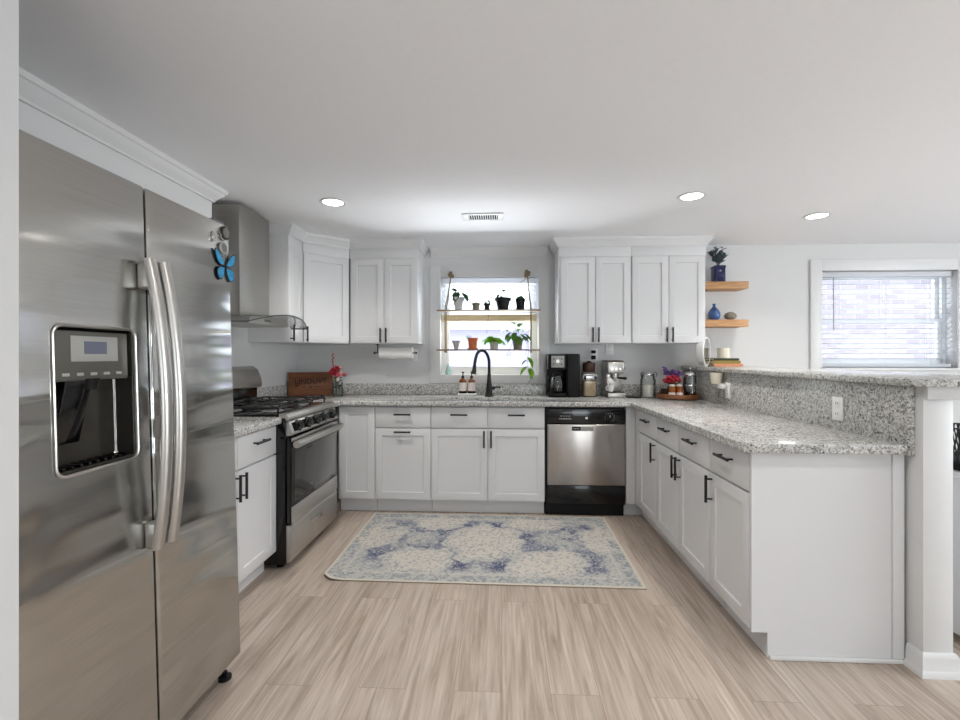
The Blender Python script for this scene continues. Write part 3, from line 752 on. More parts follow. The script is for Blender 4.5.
MB().tube([(-.03, -.165, 1.22), (-.03, -.165, 1.19)], [.03, .022], 16).build('ice_chute', 'black_matte', dl_)
g = MB()
for k in range(9): g.box((-.056, DY0 + .02 + k * .024, DZ_0 + .010), (-.006, DY0 + .028 + k * .024, DZ_0 + .016))
g.build('drip_tray', 'black_gloss', dl_)
ring = []
for cy, cz, a0 in ((DY1 - .022, DZ_1 - .022, 0), (DY0 + .022, DZ_1 - .022, 90), (DY0 + .022, DZ_0 + .022, 180), (DY1 - .022, DZ_0 + .022, 270)):
    for k in range(6):
        a = math.radians(a0 + 18 * k); ring.append((.001, cy + .026 * math.cos(a), cz + .026 * math.sin(a)))
MB().tube(ring + [ring[0], ring[1]], .0045, 8).build('dispenser_bezel', 'satin', dl_)

# magnets on the fridge door (placed with the door's lean)
FM = Matrix.Translation((FX, FY, 0)) @ Matrix.Rotation(-math.radians(1.7), 4, 'Y')
def on_fridge(y, z, x=.0015): return FM @ Vector((x, y, z))
FR = (0, -math.radians(1.7), 0)
bf = thing('butterfly_magnet', 'blue butterfly magnet on the fridge door edge', 'magnet', on_fridge(.418, 1.63), FR)
def wing(m, pts, x, tilt):
    t = bmesh.new(); v = [t.verts.new((x + abs(p[0]) * tilt, p[0], p[1])) for p in pts]; t.faces.new(v)
    ex = bmesh.ops.extrude_face_region(t, geom=t.faces[:]); bmesh.ops.translate(t, vec=(.0015, 0, 0), verts=[g for g in ex['geom'] if isinstance(g, bmesh.types.BMVert)]); m.merge(t)
BS = 1.12
UPW = [(.002, .002), (.012, .022), (.028, .044), (.044, .056), (.050, .052), (.048, .036), (.042, .020), (.034, .008), (.02, .001)]
LOW = [(.002, -.002), (.02, -.001), (.034, -.006), (.041, -.018), (.040, -.034), (.033, -.046), (.023, -.050), (.013, -.042), (.006, -.024)]
for nm, P0 in (('upper_wing', UPW), ('lower_wing', LOW)):
    for sgn in (-1, 1):
        out = MB(); wing(out, [(p[0] * sgn * BS * 1.22, p[1] * BS) for p in P0], .0012, .04); wo = out.build(nm, 'black', bf)
        cx = sum(p[0] for p in P0) / len(P0); cz = sum(p[1] for p in P0) / len(P0)
        ins = MB(); wing(ins, [((cx + (p[0] - cx) * .84) * sgn * BS * 1.22, (cz + (p[1] - cz) * .84) * BS) for p in P0], .0024, .04); ins.build('wing_patch', 'butterfly_blue', wo)
MB().ball((.004, 0, .0), .0045, (1, .8, 6)).tube([(.004, 0, .02), (.01, .012, .048)], .0008, 5).tube([(.004, 0, .02), (.01, -.012, .048)], .0008, 5).build('body', 'black', bf)
def disc_magnet(y, z, r, label, mats, sx=1):
    t = thing('fridge_magnet', label, 'magnet', on_fridge(y, z), FR, 'small round magnets on the fridge')
    rot = Matrix.Rotation(PI / 2, 4, 'Y')
    MB().lathe([(0, 0), (r, 0), (r, .004), (r * .9, .006), (0, .006)], sx=1, sy=sx, mat=rot).build('disc', mats[0], t)
    MB().lathe([(0, .0062), (r * .72, .0062), (r * .6, .0072), (r * .3, .0066), (r * .2, .0076), (0, .0076)], sy=sx, mat=rot).build('picture', mats[1], t)
disc_magnet(.425, 1.765, .027, 'black round magnet, uppermost on the fridge door', ('black', 'panel_grey'))
disc_magnet(.352, 1.735, .020, 'slim silver oval magnet left of the black one', ('steel_plain', 'lcd_frame'), .6)
disc_magnet(.408, 1.703, .024, 'grey round magnet just above the butterfly', ('lcd_frame', 'side_grey'))

# ------------------------------------------------------------------ range
RY0, RY1, RX = 2.678, 3.452, -1.285
rg = thing('gas_range', 'freestanding stainless gas range with black cooktop', 'range', (-1.6, (RY0 + RY1) / 2, 0)); o = rg.location
MB(o).box((-1.915, RY0 + .004, .03), (RX - .004, RY1 - .004, .905), .004).build('body', 'black_gloss', rg)
MB(o).poly([(RX - .004, .262), (RX - .004, .035), (RX + .022, .045), (RX + .030, .060), (RX + .030, .250), (RX + .022, .262)], RY0 + .012, RY1 - .006, 'y', bev=.003).build('storage_drawer', 'steel_range', rg)
MB(o).box((RX + .0295, 2.97, .165), (RX + .0315, 3.16, .200), .001).build('drawer_grip', 'steel_plain', rg)
for y in (RY0 + .06, RY1 - .06):
    for x in (-1.85, RX - .06): MB(o).lathe([(0, 0), (.022, 0), (.022, .015), (.01, .018), (.01, .032), (0, .032)], (x, y, 0)).build('foot', 'black_matte', rg)
od = MB(o).box((RX - .003, RY0 + .012, .272), (RX + .030, RY1 - .006, .785), .006).build('oven_door', 'black_gloss', rg)
MB(o).box((RX + .0285, RY0 + .012, .272), (RX + .034, RY1 - .006, .372), .002).build('door_lower_trim', 'steel_range', od)
MB(o).box((RX + .0302, RY0 + .045, .40), (RX + .032, RY1 - .04, .70), .0006).build('oven_window', 'oven_glass', od)
hb = MB(o).tube([(RX + .060, RY0 + .014, .748), (RX + .060, RY1 - .008, .748)], .022, 18)
for y in (RY0 + .055, RY1 - .05): hb.box((RX + .026, y - .018, .727), (RX + .07, y + .018, .757), .006)
hb.build('oven_handle', 'satin', od)
MB(o).box((RX + .0285, RY0 + .012, .765), (RX + .034, RY1 - .006, .785), .001).build('door_upper_trim', 'steel_range', od)
cpn = MB(o).poly([(RX - .004, .800), (RX + .030, .800), (RX + .040, .812), (RX + .012, .885), (RX - .004, .885)], RY0 + .010, RY1 - .006, 'y', bev=.003).build('control_panel', 'steel_range', rg)
MB(o).poly([(RX + .0365, .823), (RX + .0385, .823), (RX + .0185, .874), (RX + .0165, .874)], RY0 + .035, RY1 - .03, 'y').build('knob_strip', 'black_gloss', cpn)
for k in range(5):
    y = RY0 + .105 + k * .141; c = Vector((RX + .026, y, .849)); d = Vector((.93, 0, .36)).normalized()
    kb = MB(o).tube([c, c + d * .008, c + d * .010, c + d * .026, c + d * .029], [.036, .036, .031, .028, .022], 20); e_ = c + d * .027
    kb.box((e_.x - .006, e_.y - .005, e_.z - .017), (e_.x + .008, e_.y + .005, e_.z + .017), .003)
    kb.build('control_knob', 'black_gloss', cpn)
MB(o).poly([(RX - .045, .905), (RX + .010, .888), (RX + .016, .894), (RX + .012, .918), (RX - .002, .930), (RX - .045, .930)], RY0 + .006, RY1 - .004, 'y', bev=.003).build('front_rail', 'steel_range', rg)
MB(o).box((-1.85, RY0 + .004, .905), (RX - .044, RY1 - .004, .926), .006).build('cooktop', 'black_gloss', rg)
for x, y, r_ in ((-1.46, RY0 + .19, .048), (-1.46, RY1 - .19, .042), (-1.73, RY0 + .19, .042), (-1.73, RY1 - .19, .048), (-1.60, (RY0 + RY1) / 2, .05)):
    bo = MB(o).lathe([(0, .926), (r_ + .02, .926), (r_ + .012, .933), (r_, .934), (r_, .944), (0, .944)], (x, y, 0)).build('burner', 'side_grey', rg)
    MB(o).lathe([(r_ * .2, .9445), (r_ * .92, .9445), (r_ * .92, .951), (r_ * .7, .954), (0, .954)], (x, y, 0)).build('burner_cap', 'iron', bo)
third = (RY1 - RY0 - .03) / 3
for k in range(3):
    ya, yb = RY0 + .014 + k * third, RY0 + .012 + (k + 1) * third; ym = (ya + yb) / 2
    g = MB(o); z = .964; r_ = .0062
    xa, xb = -1.825, RX - .058
    g.tube([(xa, ya + .01, z), (xb, ya + .01, z)], r_, 6).tube([(xa, yb - .01, z), (xb, yb - .01, z)], r_, 6)
    g.tube([(xa, ya + .01, z), (xa, yb - .01, z)], r_, 6).tube([(xb, ya + .01, z), (xb, yb - .01, z)], r_, 6).tube([((xa + xb) / 2, ya + .01, z), ((xa + xb) / 2, yb - .01, z)], r_, 6)
    for xc in (-1.46, -1.73):
        for a in range(4):
            an = a * PI / 2 + PI / 4; R1 = .105
            g.tube([(xc + .03 * math.cos(an), ym + .03 * math.sin(an), z + .008), (xc + R1 * math.cos(an), ym + R1 * math.sin(an), z)], r_ * .9, 6)
    for x in (xa, xb):
        for y in (ya + .01, yb - .01): g.tube([(x, y, z), (x, y, .926)], r_, 6)
    for y in (ya + .05, yb - .05):        # raised tips along the front bar
        g.tube([(xb, y - .018, z), (xb, y - .018, z + .016), (xb, y + .018, z + .016), (xb, y + .018, z)], r_ * .9, 6)
    g.build('burner_grate', 'iron', rg)
MB(o).box((-1.915, RY0 + .03, .905), (-1.862, RY1 - .03, 1.045), .006).build('backguard_base', 'black_gloss', rg)
MB(o).poly([(-1.915, 1.04), (-1.845, 1.04), (-1.835, 1.055), (-1.845, 1.11), (-1.87, 1.17), (-1.905, 1.20), (-1.915, 1.20)], RY0 + .03, RY1 - .006, 'y', bev=.004).build('backguard', 'steel_range', rg)

# ------------------------------------------------------------------ hood
hd = thing('range_hood', 'chimney range hood with an arched glass canopy above the range', 'range hood', (XL, 3.06, 1.48)); o = hd.location
ch = MB(o).box((XL + .001, 2.872, 1.53), (-1.68, 3.248, 2.255), .004).build('chimney', 'steel_hood', hd)
def arch(y): return 1.484 + .066 * (1 - ((y - 3.06) / .41) ** 2)
ys = [2.80 + .52 * k / 16 for k in range(17)]
MB(o).poly([(y, 1.486) for y in ys[::16]] + [(y, arch(y) - .004) for y in ys[::-1]], XL + .002, -1.575, 'x', bev=0).build('hood_body', 'steel_hood', hd)
bt_ = MB(o)
for k in range(4): bt_.box((-1.575, 2.985 + k * .022, 1.507), (-1.5725, 2.998 + k * .022, 1.517), .001)
bt_.build('hood_buttons', 'black', hd)
t = bmesh.new(); NY, NX = 28, 8; V = []
for i in range(NY + 1):
    y = 2.65 + .82 * i / NY; xf = -1.425 - .075 * abs((y - 3.06) / .41) ** 2.2
    V.append([t.verts.new((XL + .002 + (xf - XL - .002) * j / NX - o.x, y - o.y, arch(y) - o.z)) for j in range(NX + 1)])
for i in range(NY):
    for j in range(NX): t.faces.new((V[i][j], V[i + 1][j], V[i + 1][j + 1], V[i][j + 1]))
bmesh.ops.solidify(t, geom=t.faces[:], thickness=.005)
m = MB(); m.merge(t); gc = m.build('glass_canopy', 'smoke_glass', hd)
ep_ = []
for i in range(NY + 1):
    y = 2.65 + .82 * i / NY; ep_.append((-1.425 - .075 * abs((y - 3.06) / .41) ** 2.2, y, arch(y) - .001))
MB(o).tube([(XL + .01, 2.65, arch(2.65))] + ep_ + [(XL + .01, 3.47, arch(3.47))], .0036, 6).build('glass_edge', 'glass_edge', gc)

# ------------------------------------------------------------------ things on the left counter
sg = thing('wooden_sign', 'brown wooden crate sign leaning behind the range', 'sign', (-1.726, 4.085, .9165), (-math.radians(11), 0, math.radians(25)))
MB().box((-.19, -.008, 0), (.19, .008, .215), .003).build('board', 'crate_wood', sg)
MB().box((-.198, -.01, 0), (-.19, .012, .125), .001).build('metal_bracket', 'black', sg)
text('lettering', 'LINDUVT', .072, 'ink', sg, (0, -.0085, .128), (PI / 2, 0, 0), sx=.92)
mk = MB().box((-.07, -.0095, .073), (-.045, -.008, .079)).box((-.02, -.0095, .071), (.012, -.008, .082)).box((.035, -.0095, .073), (.07, -.008, .079)).box((-.05, -.0095, .052), (.05, -.008, .056)).box((-.135, -.0095, .092), (-.095, -.008, .097)).box((-.13, -.0095, .078), (-.118, -.008, .09))
mk.build('printed_marks', 'ink', sg)

def bloom(m, c, r, n=14):
    for k in range(n):
        d = Vector((random.gauss(0, 1), random.gauss(0, 1), random.gauss(0, 1))).normalized()
        m.ball(Vector(c) + d * r * random.uniform(.3, .8), r * random.uniform(.28, .45), (1, 1, .7), jit=.12)
fv = thing('flower_vase', 'clear glass vase of pink and white flowers beside the wooden sign', 'vase', (-1.462, 4.03, .9155)); o = fv.location
MB(o).lathe([(0, 0), (.042, 0), (.046, .006), (.048, .05), (.044, .10), (.046, .128), (.0435, .128), (.041, .10), (.045, .05), (.043, .009), (0, .007)], o).build('vase_glass', 'glass', fv)
s_ = MB(o); lf = MB(o); pk = MB(o); rd = MB(o); wh = MB(o)
for k in range(12):
    a = random.uniform(0, 2 * PI); r_ = random.uniform(.02, .07); h = random.uniform(.17, .27)
    b = o + Vector((.02 * math.cos(a + 2.5), .02 * math.sin(a + 2.5), .012)); tip = o + Vector((r_ * math.cos(a), r_ * math.sin(a) * .7, h))
    s_.tube([b, (b + tip) / 2 + Vector((0, 0, .02)), tip], .0018, 5, 3)
    lf.leaf(b.lerp(tip, .6), (math.cos(a), math.sin(a), .5), .05, .45)
    lf.leaf(b.lerp(tip, .3), (math.cos(a + 1), math.sin(a + 1), .8), .05, .4)
    if k % 3 == 0: bloom(rd, tip, .026)
    elif k % 3 == 1: bloom(pk, tip, .022)
    else: bloom(wh, tip, .018, 8)
bloom(rd, o + Vector((-.03, -.03, .215)), .040, 20); bloom(pk, o + Vector((.012, -.035, .20)), .030, 14); bloom(pk, o + Vector((.062, -.01, .20)), .024); bloom(wh, o + Vector((.02, -.05, .155)), .022)
for k in range(9):
    p = o + Vector((-.045 + random.uniform(-.012, .012), 0, .25 + k * .016)); pk.ball(p, .0075, jit=.2)
s_.tube([o + Vector((0, 0, .012)), o + Vector((-.03, 0, .2)), o + Vector((-.045, 0, .385))], .0016, 5, 4)
s_.build('stems', 'stem', fv); lf.build('leaves', 'leaf_dark', fv); pk.build('pink_blossoms', 'pink', fv); rd.build('red_blossoms', 'red', fv); wh.build('white_blossoms', 'white_petals', fv)

pt = thing('paper_towel_holder', 'black paper towel holder under the left wall cabinet', 'paper towel holder', (-.97, 4.10, UZ0)); o = pt.location
p = MB(o)
for x in (-1.12,): p.box((x - .012, 4.085, 1.375), (x + .012, 4.115, 1.3825), .001).tube([(x, 4.10, 1.38), (x, 4.10, 1.30)], .005, 8)
p.tube([(-1.145, 4.10, 1.303), (-.775, 4.10, 1.303)], .005, 8).ball((-1.148, 4.10, 1.303), .011).ball((-.77, 4.10, 1.303), .010)
p.build('bracket', 'black', pt)
rl = tag(MB((-.95, 4.10, 1.303)).tube([(-1.098, 4.10, 1.303), (-.80, 4.10, 1.303)], .052, 32).build('paper_towel_roll', 'paper', loc=(-.95, 4.10, 1.303)), 'white paper towel roll hanging under the left wall cabinet', 'paper towel roll')

def outlet(name, label, loc, rot, kind='outlet'):
    r = thing(name, label, kind, loc, (0, 0, rot))
    MB().box((-.036, -.006, -.058), (.036, 0, .058), .003).build('cover_plate', 'plastic_white', r)
    if kind == 'outlet':
        for z in (-.026, .026):
            f = MB().box((-.017, -.008, z - .018), (.017, -.0058, z + .018), .004).build('socket', 'plastic_white', r)
            MB().box((-.008, -.0086, z - .004), (-.006, -.0079, z + .008)).box((.006, -.0086, z - .004), (.008, -.0079, z + .008)).build('slots', 'dark_gap', f)
    else:
        MB().box((-.017, -.009, -.033), (.017, -.0058, .033), .002).build('rocker', 'plastic_white', r)
    return r
outlet('wall_outlet', 'white outlet on the wall right of the paper towel', (-.822, YW - .0005, 1.285), 0)
ou = outlet('wall_outlet', 'white wall outlet with black plugs above the coffee jar', (.842, YW - .0005, 1.285), 0)
for z, h in ((1.313, .014), (1.262, .018)):
    m = MB((.835, YW - .04, z)).box((.818, YW - .04, z - h), (.856, YW - .0095, z + h), .005)
    tag(m.build('power_plug', 'black_matte', loc=(.835, YW - .04, z)), ('upper' if z > 1.3 else 'lower') + ' black plug in the outlet above the coffee jar', 'plug')
outlet('wall_outlet', 'pale outlet plate high under the right wall cabinets', (.985, YW - .0005, 1.345), 0)
outlet('bar_outlet', 'white outlet in the granite backsplash nearest the bar end', (1.6533, 2.345, 1.018), R90)
outlet('bar_outlet', 'white outlet in the granite backsplash under the plug-in warmer', (1.6533, 3.445, 1.024), R90)
nl = thing('plug_in_warmer', 'white plug-in wax warmer in the bar backsplash outlet', 'warmer', (1.6255, 3.50, 1.07)); o = nl.location
MB(o).box((1.612, 3.45, 1.035), (1.640, 3.53, 1.072), .006).build('plug_body', 'plastic_white', nl)
MB(o).lathe([(0, 1.068), (.030, 1.068), (.036, 1.08), (.046, 1.15), (.043, 1.15), (.033, 1.085), (0, 1.078)], (1.605, 3.53, 0), seg=20).build('warmer_dish', 'cream', nl)

# ------------------------------------------------------------------ coffee corner
cm = thing('coffee_maker', 'black two-way coffee maker with glass carafe', 'coffee maker', (.537, 4.12, .9155)); o = cm.location
y0, y1 = 4.02, 4.235
m = MB(o).box((.400, 4.15, .955), (.56, y1, 1.285), .006).box((.400, y0 - .005, .9155), (.56, y1, .955), .010).box((.400, y0 + .005, 1.155), (.56, y1, 1.292), .010)
m.build('body', 'black_matte', cm)
MB(o).box((.562, y0 + .01, .9155), (.678, y1, 1.295), .014, 3).build('water_tank_tower', 'black_matte', cm)
MB(o).box((.428, y0 - .001, 1.176), (.540, y0 + .006, 1.278), .004).build('control_face', 'lcd_frame', cm)
MB(o).tube([(.483, y0 - .001, 1.23), (.483, y0 - .008, 1.23)], .016, 18).build('dial', 'satin', cm)
k_ = MB(o)
for x in (.448, .518):
    for z in (1.205, 1.25): k_.tube([(x, y0 - .001, z), (x, y0 - .004, z)], .006, 10)
k_.build('buttons', 'black', cm)
cf = MB(o).lathe([(0, .957), (.056, .957), (.062, .97), (.063, 1.02), (.054, 1.075), (.043, 1.10), (.041, 1.10), (.052, 1.072), (.060, 1.02), (.059, .972), (0, .961)], (.486, 4.085, 0)).build('carafe', 'glass', cm)
MB(o).lathe([(0, .962), (.057, .963), (.0585, .972), (.0585, .995), (0, .995)], (.486, 4.085, 0)).build('coffee', 'coffee', cf)
MB(o).lathe([(.045, 1.10), (.046, 1.108), (.03, 1.125), (0, 1.126)], (.486, 4.085, 0)).build('carafe_lid', 'black_matte', cf)
MB(o).tube([(.445, 4.05, 1.10), (.405, 4.0, 1.095), (.395, 3.99, 1.05), (.41, 4.01, .985), (.43, 4.045, .985)], .009, 8, 4).build('carafe_handle', 'black_matte', cf)

jr = thing('bean_jar', 'tall clear jar of tan coffee beans with a brown lid', 'jar', (.77, 4.12, .9155)); o = jr.location
MB(o).box((.712, 4.062, .9155), (.828, 4.178, 1.135), .018, 4).build('jar_glass', 'glass', jr)
MB(o).box((.717, 4.067, .9215), (.823, 4.173, 1.06), .015, 3).build('beans', 'tan', jr)
MB(o).lathe([(0, 1.135), (.05, 1.135), (.054, 1.142), (.054, 1.205), (.048, 1.215), (.02, 1.222), (.014, 1.232), (0, 1.234)], (.77, 4.12, 0)).build('lid', 'brown', jr)
MB(o).box((.71, 4.058, 1.07), (.83, 4.0615, 1.105), .001).box((.71, 4.0605, 1.11), (.83, 4.182, 1.118), .001).build('clasp_band', 'steel_plain', jr)
MB(o).box((.715, 4.054, 1.072), (.735, 4.0605, 1.10), .002).box((.805, 4.054, 1.072), (.825, 4.0605, 1.10), .002).build('clips', 'black', jr)

es = thing('espresso_machine', 'slim stainless espresso machine between the jars', 'espresso machine', (.98, 4.1, .9155)); o = es.location
MB(o).box((.915, 4.09, .96), (1.045, 4.235, 1.20), .008).build('back_column', 'satin', es)
MB(o).box((.905, 3.985, .9155), (1.055, 4.235, .96), .008).build('base', 'satin', es)
MB(o).box((.912, 3.992, .961), (1.048, 4.08, .966)).build('drip_grid', 'black', es)
MB(o).box((.905, 4.005, 1.125), (1.055, 4.235, 1.228), .014, 3).build('head', 'satin', es)
MB(o).box((.908, 4.03, 1.228), (1.052, 4.23, 1.236), .003).build('cup_tray', 'brown', es)
MB(o).tube([(.98, 4.045, 1.126), (.98, 4.045, 1.095)], [.034, .031], 20).build('group_head', 'chrome', es)
pf = MB(o).tube([(.98, 4.045, 1.095), (.98, 4.045, 1.075)], [.033, .028], 20).tube([(.98, 4.045, 1.076), (.98, 4.045, 1.055)], .008, 10); pf.build('portafilter_basket', 'chrome', es)
MB(o).tube([(1.005, 4.03, 1.087), (1.06, 3.985, 1.083)], [.009, .012], 12).build('portafilter_handle', 'black', es)
w_ = MB(o)
for x in (.945, .98, 1.015): w_.tube([(x, 4.006, 1.165), (x, 4.000, 1.165)], .009, 14)
w_.build('buttons', 'chrome', es)
MB(o).tube([(.925, 4.05, 1.125), (.915, 4.03, 1.09), (.917, 4.02, 1.02)], .004, 8, 4).build('steam_wand', 'chrome', es)
MB(o).tube([(1.045, 4.08, 1.17), (1.072, 4.08, 1.17)], .018, 16).build('steam_knob', 'black', es)
cu = MB((.925, 4.0, .966)).lathe([(0, 0), (.020, 0), (.026, .02), (.030, .058), (.028, .058), (.024, .02), (0, .004)], (.94, 4.035, .9665)).tube([(.915, 4.03, 1.015), (.898, 4.025, 1.005), (.90, 4.025, .985), (.917, 4.03, .98)], .0035, 6, 4)
tag(cu.build('espresso_cup', 'plastic_white', loc=(.925, 4.0, .966)), 'small white cup on the espresso machine drip grid', 'cup')
tm = thing('coffee_tamper_mat', 'flat black mat lying right of the espresso machine', 'mat', (1.13, 4.06, .9155)); o = tm.location
MB(o).box((1.078, 3.99, .9155), (1.192, 4.12, .924), .003).build('mat', 'black_matte', tm)
cn = thing('glass_canister', 'clear glass canister with a steel clamp lid', 'canister', (1.272, 4.08, .9155)); o = cn.location
MB(o).lathe([(0, .0), (.062, 0), (.066, .008), (.066, .15), (.056, .175), (.054, .19), (.051, .19), (.053, .172), (.062, .148), (.062, .010), (0, .006)], o).build('jar_glass', 'glass', cn)
MB(o).lathe([(0, .007), (.060, .008), (.061, .10), (0, .115)], o).build('contents', 'white_petals', cn)
MB(o).lathe([(0, .191), (.058, .191), (.060, .196), (.058, .208), (.03, .216), (0, .217)], o).build('lid', 'steel_plain', cn)
MB(o).tube([(1.212, 4.06, 1.09), (1.203, 4.05, 1.125), (1.225, 4.05, 1.138)], .0035, 6, 3).tube([(1.332, 4.06, 1.09), (1.341, 4.05, 1.125), (1.319, 4.05, 1.138)], .0035, 6, 3).build('wire_clamp', 'black', cn)

ty = thing('round_tray', 'round brown wooden tray on the counter corner', 'tray', (1.477, 3.95, .9155)); o = ty.location
MB(o).lathe([(0, .012), (.15, .012), (.158, .014), (.162, .044), (.168, .046), (.170, .04), (.166, .01), (.15, .004), (0, .004)], o, 40).build('dish', 'tray_wood', ty)
for a in range(3):
    MB(o).ball(o + Vector((.12 * math.cos(a * 2.1 + .5), .12 * math.sin(a * 2.1 + .5), .004)), .008, (1, 1, .48)).build('foot', 'tray_wood', ty)
TZ = .9155 + .0125
def spice(x, y, label):
    r = thing('amber_jar', label, 'jar', (x, y, TZ), group='small amber jars on the round tray')
    MB().lathe([(0, 0), (.024, 0), (.026, .004), (.026, .085), (.018, .098), (0, .098)]).build('bottle', 'amber', r)
    MB().lathe([(.0264, .008), (.0264, .048), (.0262, .048), (.0262, .008), (.0264, .008)]).build('label', 'label', r)
    MB().lathe([(0, .0985), (.020, .0985), (.020, .112), (0, .112)]).build('lid', 'white_petals', r)
spice(1.402, 3.87, 'left one of two small amber jars on the round tray')
spice(1.462, 3.865, 'right one of two small amber jars on the round tray')
fp = thing('flower_pot', 'small pot of red and purple flowers on the round tray', 'flower pot', (1.432, 3.955, TZ)); o = fp.location
MB(o).lathe([(0, 0), (.028, 0), (.036, .085), (.038, .09), (.035, .09), (.028, .06), (0, .05)], o).build('pot', 'brown', fp)
rd = MB(o); pu = MB(o); lf = MB(o)
for k in range(6): bloom(rd, o + Vector((-.055 + .019 * k, -.035 + random.uniform(-.01, .01), .150 + random.uniform(-.012, .022))), .031, 16)
for k in range(11): bloom(pu, o + Vector((-.055 + .0125 * k, random.uniform(-.02, .03), .215 + random.uniform(-.02, .03) - .003 * k)), .026, 12)
for k in range(8): lf.leaf(o + Vector((0, 0, .09)), (math.cos(k * .8), math.sin(k * .8), .8), .09, .4)
rd.build('red_blossoms', 'red', fp); pu.build('purple_blossoms', 'purple', fp); lf.build('leaves', 'leaf_dark', fp)
fpz = thing('french_press', 'glass french press with chrome lid on the round tray', 'french press', (1.568, 3.915, TZ)); o = fpz.location
MB(o).lathe([(0, .003), (.044, .003), (.046, .006), (.046, .185), (.044, .185), (.044, .008), (0, .006)], o).build('glass_beaker', 'glass', fpz)
MB(o).lathe([(0, .008), (.043, .008), (.043, .05), (0, .05)], o).build('coffee', 'coffee', fpz)
MB(o).lathe([(.048, .0), (.0485, .012), (.0465, .012), (.0465, 0), (.048, 0)], o).lathe([(.0485, .10), (.0485, .112), (.0465, .112), (.0465, .10), (.0485, .10)], o).tube([o + Vector((0, -.048, .005)), o + Vector((0, -.048, .18))], .003, 6).tube([o + Vector((.048, 0, .005)), o + Vector((.048, 0, .18))], .003, 6).build('frame', 'chrome', fpz)
MB(o).lathe([(0, .186), (.050, .186), (.052, .192), (.046, .206), (.02, .216), (0, .217)], o).tube([o + Vector((0, 0, .215)), o + Vector((0, 0, .238))], .003, 8).ball(o + Vector((0, 0, .244)), .010).build('lid', 'chrome', fpz)
MB(o).tube([o + Vector((-.047, -.01, .17)), o + Vector((-.066, -.045, .165)), o + Vector((-.072, -.05, .10)), o + Vector((-.062, -.045, .055)), o + Vector((-.047, -.01, .05))], .0075, 8, 4).build('handle', 'black_matte', fpz)
mgm = MB((1.385, 3.985, TZ)).lathe([(0, 0), (.026, 0), (.032, .01), (.034, .07), (.031, .07), (.029, .012), (0, .006)], (1.385, 3.985, TZ)).tube([(1.353, 3.975, .985), (1.338, 3.968, .978), (1.339, 3.968, .955), (1.354, 3.976, .948)], .0045, 7, 4)
tag(mgm.build('coffee_mug', 'brown', loc=(1.385, 3.985, TZ)), 'small dark brown mug at the left edge of the round tray', 'mug')

# ------------------------------------------------------------------ on the bar and the oak shelves
mr = thing('table_mirror', 'round white table mirror standing on the far corner of the bar', 'mirror', (1.742, 4.02, 1.1875), (0, 0, math.radians(54)))
rot = Matrix.Translation((0, 0, .128)) @ Matrix.Rotation(PI / 2, 4, 'X')
MB().lathe([(0, -.058), (.095, -.058), (.114, -.050), (.122, -.030), (.124, .004), (.119, .010), (.112, .008), (0, .006)], (0, 0, 0), 40, mat=rot).build('frame', 'plastic_white', mr)
MB().lathe([(0, .0065), (.111, .0065), (.111, .0085), (0, .0085)], (0, 0, 0), 40, mat=rot).build('mirror_glass', 'slate_mirror', mr)
MB().box((-.045, -.004, 0), (.045, .055, .010), .004).build('stand', 'plastic_white', mr)
def book(name_mat, x, y, z, L, D, T, rz, label):
    r = thing('book', label, 'book', (x, y, z), (0, 0, rz), 'stacked books on the bar')
    MB().box((-L / 2, -D / 2, 0), (L / 2, D / 2, .003), .001).box((-L / 2, -D / 2, T - .003), (L / 2, D / 2, T), .001).box((-L / 2, -D / 2, .003), (L / 2, -D / 2 + .003, T - .003)).build('cover', name_mat, r)
    MB().box((-L / 2 + .005, -D / 2 + .004, .0031), (L / 2 - .005, D / 2 - .005, T - .0031)).build('pages', 'pages', r)
book('book_orange', 1.945, 4.15, 1.1875, .25, .19, .022, .03, 'salmon covered book at the bottom of the bar stack')
book('book_olive', 1.935, 4.15, 1.2098, .235, .18, .026, -.02, 'olive covered book in the middle of the bar stack')
book('book_green', 1.93, 4.15, 1.2361, .22, .17, .020, .05, 'dark green book on top of the bar stack')
cj = thing('candle_jar', 'cream candle in a short glass jar on the book stack', 'candle', (1.945, 4.14, 1.2565)); o = cj.location
MB(o).lathe([(0, 0), (.046, 0), (.05, .005), (.05, .09), (.048, .09), (.048, .008), (0, .005)], o).build('jar_glass', 'cream', cj)
MB(o).lathe([(0, .0055), (.0475, .0085), (.0475, .07), (0, .07)], o).build('wax', 'cream', cj)
MB(o).lathe([(.0502, .0), (.0502, .02), (.0501, .02), (.0501, 0), (.0502, 0)], o).build('lower_band', 'cream', cj)
for z, nm in ((1.86, 'upper oak floating shelf holding the cobalt vase'), (1.53, 'lower oak floating shelf holding the round blue bottle')):
    tag(MB((1.93, YW, z)).box((1.735, YW - .20, z), (2.13, YW - .0005, z + .062), .003).build('floating_shelf', 'oak_shelf', loc=(1.93, YW, z)), nm, 'shelf')
cv = thing('cobalt_vase', 'cobalt blue square vase with dried eucalyptus on the top shelf', 'vase', (1.912, 4.17, 1.9225)); o = cv.location
MB(o).box(o + Vector((-.047, -.047, 0)), o + Vector((.047, .047, .135)), .012, 3).box(o + Vector((-.05, -.05, .125)), o + Vector((.05, .05, .150)), .010, 3).build('vase', 'cobalt', cv)
s_ = MB(o); lf = MB(o)
for k in range(16):
    a = k * 2.4; r_ = .03 + .075 * (k % 4) / 3; h = .235 + .075 * ((k * 7) % 5) / 5
    b = o + Vector((0, 0, .14)); tip = o + Vector((r_ * math.cos(a) * 1.15, r_ * math.sin(a) * .7, h))
    s_.tube([b, (b + tip) / 2 + Vector((0, 0, .012)), tip], .0014, 5, 3)
    for j in range(6):
        p = b.lerp(tip, .35 + .13 * j); an = a + j * 1.9
        lf.leaf(p, (math.cos(an), math.sin(an), .6), random.uniform(.034, .05), .75, .1, 3)
